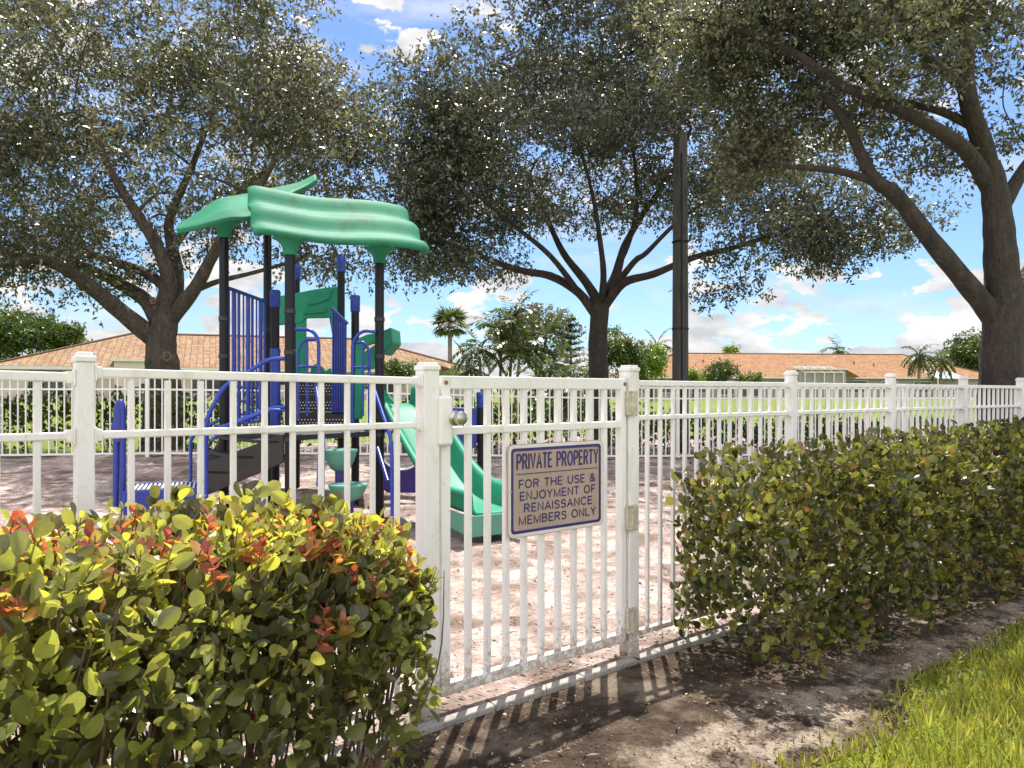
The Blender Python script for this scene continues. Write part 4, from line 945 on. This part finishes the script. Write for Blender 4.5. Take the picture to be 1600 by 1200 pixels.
def pods():
    for (px, py, d, w, lab) in ((532, 702, 7.0, .155, 'upper aqua mushroom step on a dark post beneath the playground deck'), (544, 756, 6.75, .175, 'lower aqua mushroom step close to the ground beneath the playground deck')):
        p = XY(px, d); z = CH-(py-HY)/F*d
        r_ = thing('stepping_pod', lab, 'stepping pod', p, 'aqua mushroom steps under the play deck')
        h = .20 if px < 540 else .15
        MB().lathe(V(p.x, p.y, z-h), [(w*.30, 0), (w*.55, .02), (w*.80, h*.45), (w*.93, h*.80), (w*1.0, h*.92), (w*.97, h), (w*.6, h+.006), (0, h+.007)], 20).build('step', M['aqua'], r_, smooth=True)
        MB().tube([V(p.x, p.y, -.1), V(p.x, p.y, z-h+.02)], .05, 14).build('stem', M['purple'], r_, smooth=True)
pods()

# ------------------------------------------------------------------ houses
def hip_roof(root, c0, c1, w, ze, zr, m, over=.5, fascia=True):
    """front eave from c0 to c1, depth 2w behind it"""
    u = (c1-c0).normalized(); n = V(-u.y, u.x, 0)
    a, b = c0-u*over-n*over, c1+u*over-n*over; W2 = w+over
    A, B, D_, C_ = a+UP*ze, b+UP*ze, a+n*2*W2+UP*ze, b+n*2*W2+UP*ze
    r0, r1 = a+u*W2+n*W2+UP*zr, b-u*W2+n*W2+UP*zr
    me = bpy.data.meshes.new('roof'); vs = [A, B, C_, D_, r0, r1]; fs = [(0, 1, 5, 4), (1, 2, 5), (2, 3, 4, 5), (3, 0, 4)]
    me.from_pydata([tuple(v) for v in vs], [], fs); uv = me.uv_layers.new()
    sl_ = math.hypot(W2, zr-ze)
    for f in me.polygons:
        vv = [vs[i] for i in f.vertices]; e = (vv[1]-vv[0]).normalized()
        for k, li in enumerate(f.loop_indices):
            q = vv[k]-vv[0]; uv.data[li].uv = (q.dot(e), (vv[k].z-ze)/(zr-ze)*sl_)
    o = link('roof', me, m, root)
    cap = MB()
    for p, q in ((r0, r1), (A, r0), (D_, r0), (B, r1), (C_, r1)): cap.tube([p, q], .10, 6)
    cap.build('ridge_tiles', m, o, smooth=True)
    if fascia:
        fb = MB()
        for p, q in ((A, B), (B, C_), (C_, D_), (D_, A)): fb.bar(p-UP*.10, q-UP*.10, .06, .18)
        fb.quad(A-UP*.1, B-UP*.1, C_-UP*.1, D_-UP*.1)
        fb.build('fascia', M['trim'], root)
    return u, n
def house(label, c0, c1, w, ze, zr, zf, m, wallm, wins, entries):
    root = thing('house', label, 'house', (c0+c1)/2+UP*zf)
    u, n = hip_roof(root, c0, c1, w, ze, zr, m); ln = (c1-c0).length
    b = MB(); b.obox((c0+c1)/2+n*w+UP*(zf+ze-.1)/2, u*ln/2, n*w, UP*(ze-.1-zf)/2); b.build('wall', wallm, root)
    for s_, ww, hh, z0 in wins:
        p = c0+u*s_
        f_ = MB().obox(p-n*.03+UP*(z0+hh/2), u*(ww/2+.08), n*.05, UP*(hh/2+.08)).build('window', M['trim'], root)
        MB().obox(p-n*.085+UP*(z0+hh/2), u*ww/2, n*.012, UP*hh/2).build('pane', M['glass'], f_)
    for s_, ww, dep, hh, kind in entries:                  # gabled or flat projecting bays
        p = c0+u*s_; z1 = ze+hh
        MB().obox(p-n*(dep/2-.6)+UP*(zf+z1)/2, u*ww/2, n*(dep/2+.6), UP*(z1-zf)/2).build('bay', wallm, root)
        MB().obox(p-n*(dep/2-.6)+UP*(z1+.07), u*(ww/2+.18), n*(dep/2+.75), UP*.07).build('bay_coping', M['trim'], root)
        if kind:
            MB().prism([p+u*ww/2-n*(dep+.05)+UP*(z1+.0), p+u*(ww/2+kind)-n*(dep+.05)+UP*(ze-.05), p+u*ww/2-n*(dep+.05)+UP*(ze-.05)], n*(dep+.6)).build('bay_gable', m, root)
    return root, u, n
h1, u1, n1 = house('long house with tan tiled hip roof seen behind the playground at left', V(-28.0, 42.0, 0), V(-2.9, 51.7, 0), 6.0, 2.72, 5.05, .5, M['roof1'], M['wall'],
      [(2.2, 1.6, 1.2, 1.3), (4.0, 1.2, 1.2, 1.3), (7.6, 2.2, 1.3, 1.2), (10.6, 1.8, 1.2, 1.2), (13.2, 1.6, 1.3, 1.2), (17.5, 2.0, 1.2, 1.2), (21, 1.6, 1.2, 1.2)], [(6.6, 1.9, .8, .30, 0), (23.4, 2.2, 1.2, .30, 1.2)])
h2, u2, n2 = house('low house with orange tiled roof across the lawn, right of the pole', V(13.2, 82, 0), V(54.5, 87, 0), 6.6, 2.92, 5.75, .62, M['roof2'], M['wall2'],
      [(3, 2.2, 1.2, 1.2), (7, 1.6, 1.2, 1.2), (10, 1.8, 1.4, 1.0), (13, 2.4, 1.6, .8), (25, 2.6, 1.3, 1.2), (29, 1.8, 1.2, 1.2), (33, 2, 1.2, 1.2)], [(20.4, 5.4, 1.4, .75, 1.6)])
def roofvents():
    for s_, up_, lab in ((9.0, .6, 0), (11.2, .7, 0), (27, .55, 0), (29, .45, 0)):
        p = V(13.2, 82, 0)+u2*s_+n2*6.6*up_+UP*(2.92+(5.75-2.92)*up_*.97+.1)
        MB().tube([p-UP*.15, p+UP*.28], .10, 8).build('roof_vent', M['rust'], h2)
    # white screen frame over the entry bay, and the pale awning farther right
    o = V(13.2, 82, 0)+u2*18.2-n2*1.7; fb = MB()
    for k in range(5): fb.bar(o+u2*k*1.1+UP*.6, o+u2*k*1.1+UP*3.4, .10, .10); 
    for k in range(5): fb.bar(o+u2*k*1.1+UP*3.4, o+u2*(k*1.1-.9)+n2*1.0+UP*4.0, .08, .10)
    fb.bar(o+UP*3.4, o+u2*4.4+UP*3.4, .1, .12); fb.bar(o-u2*.9+n2*1.0+UP*4.0, o+u2*3.5+n2*1.0+UP*4.0, .1, .12)
    fb.build('screen_frame', M['trim'], h2)
    o = V(13.2, 82, 0)+u2*33.4-n2*2.0
    MB().prism([o+UP*2.7, o+u2*3.4+UP*2.7, o+u2*2.6+n2*1.6+UP*3.5, o-u2*.6+n2*1.6+UP*3.5], UP*.08).build('awning', M['pooltop'], h2)
    ap = MB()
    for k in (0, 3.3): ap.bar(o+u2*k+UP*.6, o+u2*k+UP*2.7, .1, .1)
    ap.build('awning_post', M['trim'], h2)
roofvents()

# ------------------------------------------------------------------ palms and background trees
def frond_mesh(base, tip_dir, ln, droop, nl, ll, lw, rng, out):
    """collect leaflets of a feather frond"""
    pts = []; d = Vector(tip_dir).normalized(); p = Vector(base)
    for k in range(nl+1):
        pts.append(p.copy()); d = (d+V(0, 0, -droop/nl)).normalized(); p = p+d*ln/nl
    for k in range(1, nl+1):
        q = pts[k]; t = (pts[k]-pts[k-1]).normalized(); s = t.cross(UP)
        s = s.normalized() if s.length > 1e-3 else V(1, 0, 0); f_ = 1-abs(k/nl-.45)*1.1
        for sg in (-1, 1):
            dv = (s*sg*.8+t*.65+V(0, 0, -.30)+V(rng.gauss(0, .1), rng.gauss(0, .1), rng.gauss(0, .1)))
            out[0].append(tuple(q)); out[1].append(tuple(dv)); out[2].append(tuple(UP+t*.2)); out[3].append(ll*max(.35, f_)); out[4].append(lw)
    return pts
def palm(name, label, base, h, kind, nf, fl, seed, group=None, lean=.0, tr=.13, droop=1.6, cat='palm'):
    rng = random.Random(seed); np.random.seed(seed); root = thing(name, label, cat, base, group); base = Vector(base)
    top = base+V(lean, 0, h); tb = MB().tube(smoothline([base-UP*.2, base+V(lean*.3, 0, h*.5), top], 6), [tr*1.25]+[tr]*11+[tr*.8], 9)
    out = ([], [], [], [], []); rb = MB()
    for k in range(nf):
        a = k*2.399+rng.uniform(-.2, .2); e = R(rng.uniform(-35, 78))
        d = V(math.cos(a)*math.cos(e), math.sin(a)*math.cos(e), math.sin(e))
        if kind == 'feather':
            pts = frond_mesh(top, d, fl*rng.uniform(.8, 1.1), droop*rng.uniform(.7, 1.2), 16, fl*.30, fl*.062, rng, out); rb.tube(pts, [.025]*8+[.012]*9, 4, cap=False)
        else:                                              # fan palm: stalk and radiating segments
            c = top+d*fl*.6; rb.tube([top, c], .018, 4, cap=False); s = d.cross(UP).normalized(); w = s.cross(d)
            for j in range(13):
                b = R(-115+j*19); dv = d*math.cos(b)+s*math.sin(b)+V(0, 0, -.25)
                out[0].append(tuple(c)); out[1].append(tuple(dv)); out[2].append(tuple(w)); out[3].append(fl*.55*rng.uniform(.8, 1.1)); out[4].append(fl*.09)
    tb.build('trunk', M['palmtrunk'], root, smooth='all')
    o = [np.array(x) for x in out]; n = len(o[0])
    cr = leaf_cloud('fronds', o[0], o[1], o[2], o[3], o[4], np.random.rand(n)*.85+.1*np.random.rand(), L['palm'], root, fold=.15)
    rb.build('frond_stalks', M['palmtrunk'], cr); return root
def multi(name, label, base, stems, kind, seed, cat='palm', **kw):
    """a clump of several stems counted as one plant"""
    rng = random.Random(seed); np.random.seed(seed); root = thing(name, label, cat, base); base = Vector(base)
    out = ([], [], [], [], []); rb = MB(); tb = MB()
    for (dx, dy, h, ln) in stems:
        b = base+V(dx, dy, 0); top = b+V(dx*.25*h*.4, dy*.1*h, h); tb.tube(smoothline([b-UP*.1, (b+top)/2, top], 4), .07, 7)
        for k in range(kw.get('nf', 11)):
            a = k*2.399+rng.uniform(-.3, .3); e = R(rng.uniform(-5, 80)); d = V(math.cos(a)*math.cos(e), math.sin(a)*math.cos(e), math.sin(e))
            pts = frond_mesh(top, d, ln*rng.uniform(.8, 1.1), 1.7*rng.uniform(.7, 1.2), 14, ln*.30, ln*.062, rng, out); rb.tube(pts, [.02]*7+[.01]*8, 4, cap=False)
    tb.build('trunk', M['palmtrunk'], root, smooth='all'); o = [np.array(x) for x in out]
    cr = leaf_cloud('fronds', o[0], o[1], o[2], o[3], o[4], np.random.rand(len(o[0]))*.9, L['palm'], root, fold=.15)
    rb.build('frond_stalks', M['palmtrunk'], cr); return root
def zof(py, d): return CH+(HY-py)/F*d
def gp(px, d): return at(px, d)
def toppalm(name, label, px, py, d, kind, nf, fl, seed, **kw):
    b = gp(px, d); return palm(name, label, b, zof(py, d)-b.z, kind, nf, fl, seed, **kw)
toppalm('fan_palm', 'round-headed fan palm rising behind the tan roof, left of the feather palms', 703, 507, 58, 'fan', 44, 1.55, 31, tr=.16)
multi('feather_palm', 'dark clump of feathery palms left of the middle oak', gp(770, 36), [(-.5, 0, 2.7, 1.8), (.3, .3, 3.5, 2.0), (1.0, -.2, 2.5, 1.9), (-.9, .4, 1.7, 1.6), (.7, .6, 4.2, 1.8), (1.9, .3, 3.4, 1.8), (2.3, -.3, 1.9, 1.7)], 'f', 32, nf=16)
multi('feather_palm', 'low arching palm with long pale-ribbed fronds just left of the oak trunk', gp(862, 31), [(0, 0, .9, 1.9), (.25, .3, 1.3, 1.8)], 'f', 33, nf=14)
multi('feather_palm', 'upright young palm hugging the middle oak trunk', gp(915, 33), [(0, 0, 1.6, 1.7), (-.4, .2, .9, 1.5)], 'f', 34, nf=9)
multi('feather_palm', 'yellowish palm fronds just right of the middle oak trunk', gp(968, 34), [(0, 0, .7, 1.3), (.4, .2, .5, 1.2)], 'f', 35, nf=9)
toppalm('coconut_palm', 'feather palm standing behind the round lime tree near the pole', 1026, 540, 62, 'feather', 20, 1.9, 36)
toppalm('coconut_palm', 'distant palm crown peeping over the middle of the orange roof', 1310, 548, 105, 'feather', 18, 2.9, 37)
toppalm('feather_palm', 'taller palm of the pair in front of the orange roof at right', 1436, 556, 70, 'feather', 24, 2.0, 38, droop=2.2, group='pair of palms before the orange roof')
toppalm('feather_palm', 'shorter palm of the pair in front of the orange roof at right', 1470, 565, 71, 'feather', 20, 1.9, 39, droop=2.0, group='pair of palms before the orange roof')
def pine():
    b = gp(892, 44); root = thing('norfolk_pine', 'small tiered pine left of the middle oak trunk', 'tree', b); np.random.seed(41)
    h = zof(492, 44)-b.z; tb = MB().tube([b-UP*.2, b+UP*h], [.10, .015], 7); Pn = []; D = []
    k = 0; z = .8
    while z < h-.1:
        r_ = (1-z/h)*1.6+.12
        for j in range(7):
            a = 2*math.pi*j/7+k*.4; d = V(math.cos(a), math.sin(a), .28).normalized(); p0 = b+UP*z; tb.tube([p0, p0+d*r_], [.02, .006], 4, cap=False)
            for q in np.linspace(.15, 1, 12):
                for _ in range(3):
                    Pn.append(tuple(p0+d*r_*q)); D.append(tuple(d*.6+V(np.random.randn(), np.random.randn(), np.random.randn()*.5+.3)))
        z += .36; k += 1
    tb.build('trunk', M['bark2'], root, smooth='all'); n = len(Pn)
    leaf_cloud('crown', np.array(Pn), np.array(D), np.random.randn(n, 3), .22, .035, np.random.rand(n), L['pine'], root)
pine()
def bush_tree(name, label, px, py0, d, rx, rz, seed, leaf, nl, ll, cat='tree', stem=None, ry=None, dense=28):
    c = P(px, py0, d); b = gp(px, d)
    limbs = [([b-UP*.1, (b+c)/2, V(c.x, c.y, c.z-rz*.2)], stem or .12, .05)]
    return tree(name, label, cat, b, limbs, [(tuple(c), (rx, ry or rx, rz), 1)], dense, nl, ll, ll*.55, seed, M['bark2'], leaf, rclump=(rx*.25, rx*.45), flat=.8)
bush_tree('shade_tree', 'dark spreading tree on the far left behind the tan house', 20, 522, 64, 3.4, 1.7, 51, L['bush'], 12000, .30, dense=40)
bush_tree('shade_tree', 'lighter feathery tree on the far left, between the dark tree and the roof', 92, 525, 66, 2.2, 1.0, 52, L['bush'], 6000, .28)
bush_tree('shade_tree', 'bushy mid-green tree behind the palms, under the oak foliage', 838, 520, 44, 2.3, 1.7, 53, L['oak2'], 8000, .20, dense=30)
bush_tree('shade_tree', 'leafy dark tree right of the middle oak trunk', 975, 555, 46, 1.5, 1.7, 54, L['bush'], 7000, .20)
bush_tree('shade_tree', 'round lime-green tree left of the pole in front of a palm', 1018, 568, 54, 1.15, 1.15, 55, L['bright'], 4000, .20)
bush_tree('shade_tree', 'dark tree behind the right end of the orange roof', 1512, 560, 96, 3.6, 2.6, 56, L['bush'], 9000, .40)
bush_tree('shade_tree', 'small tree top showing over the orange roof right of the pole', 1142, 551, 105, 1.0, .9, 57, L['bright'], 900, .35)
bush_tree('shrub', 'larger clipped round shrub right of the pole', 1121, 583, 66, 1.5, .95, 58, L['bush'], 4500, .20, cat='shrub')
bush_tree('shrub', 'smaller clipped round shrub right of the larger one', 1171, 594, 66, .95, .6, 59, L['bush'], 2500, .18, cat='shrub')
bush_tree('shrub', 'yellow-leaved shrub against the pole', 1084, 588, 60, .6, .6, 60, L['bright'], 1200, .2, cat='shrub')
bush_tree('shrub', 'flowering shrub before the tan house, between canopy post and gate', 622, 578, 44, 1.0, .5, 61, L['bush'], 2500, .18, cat='shrub')
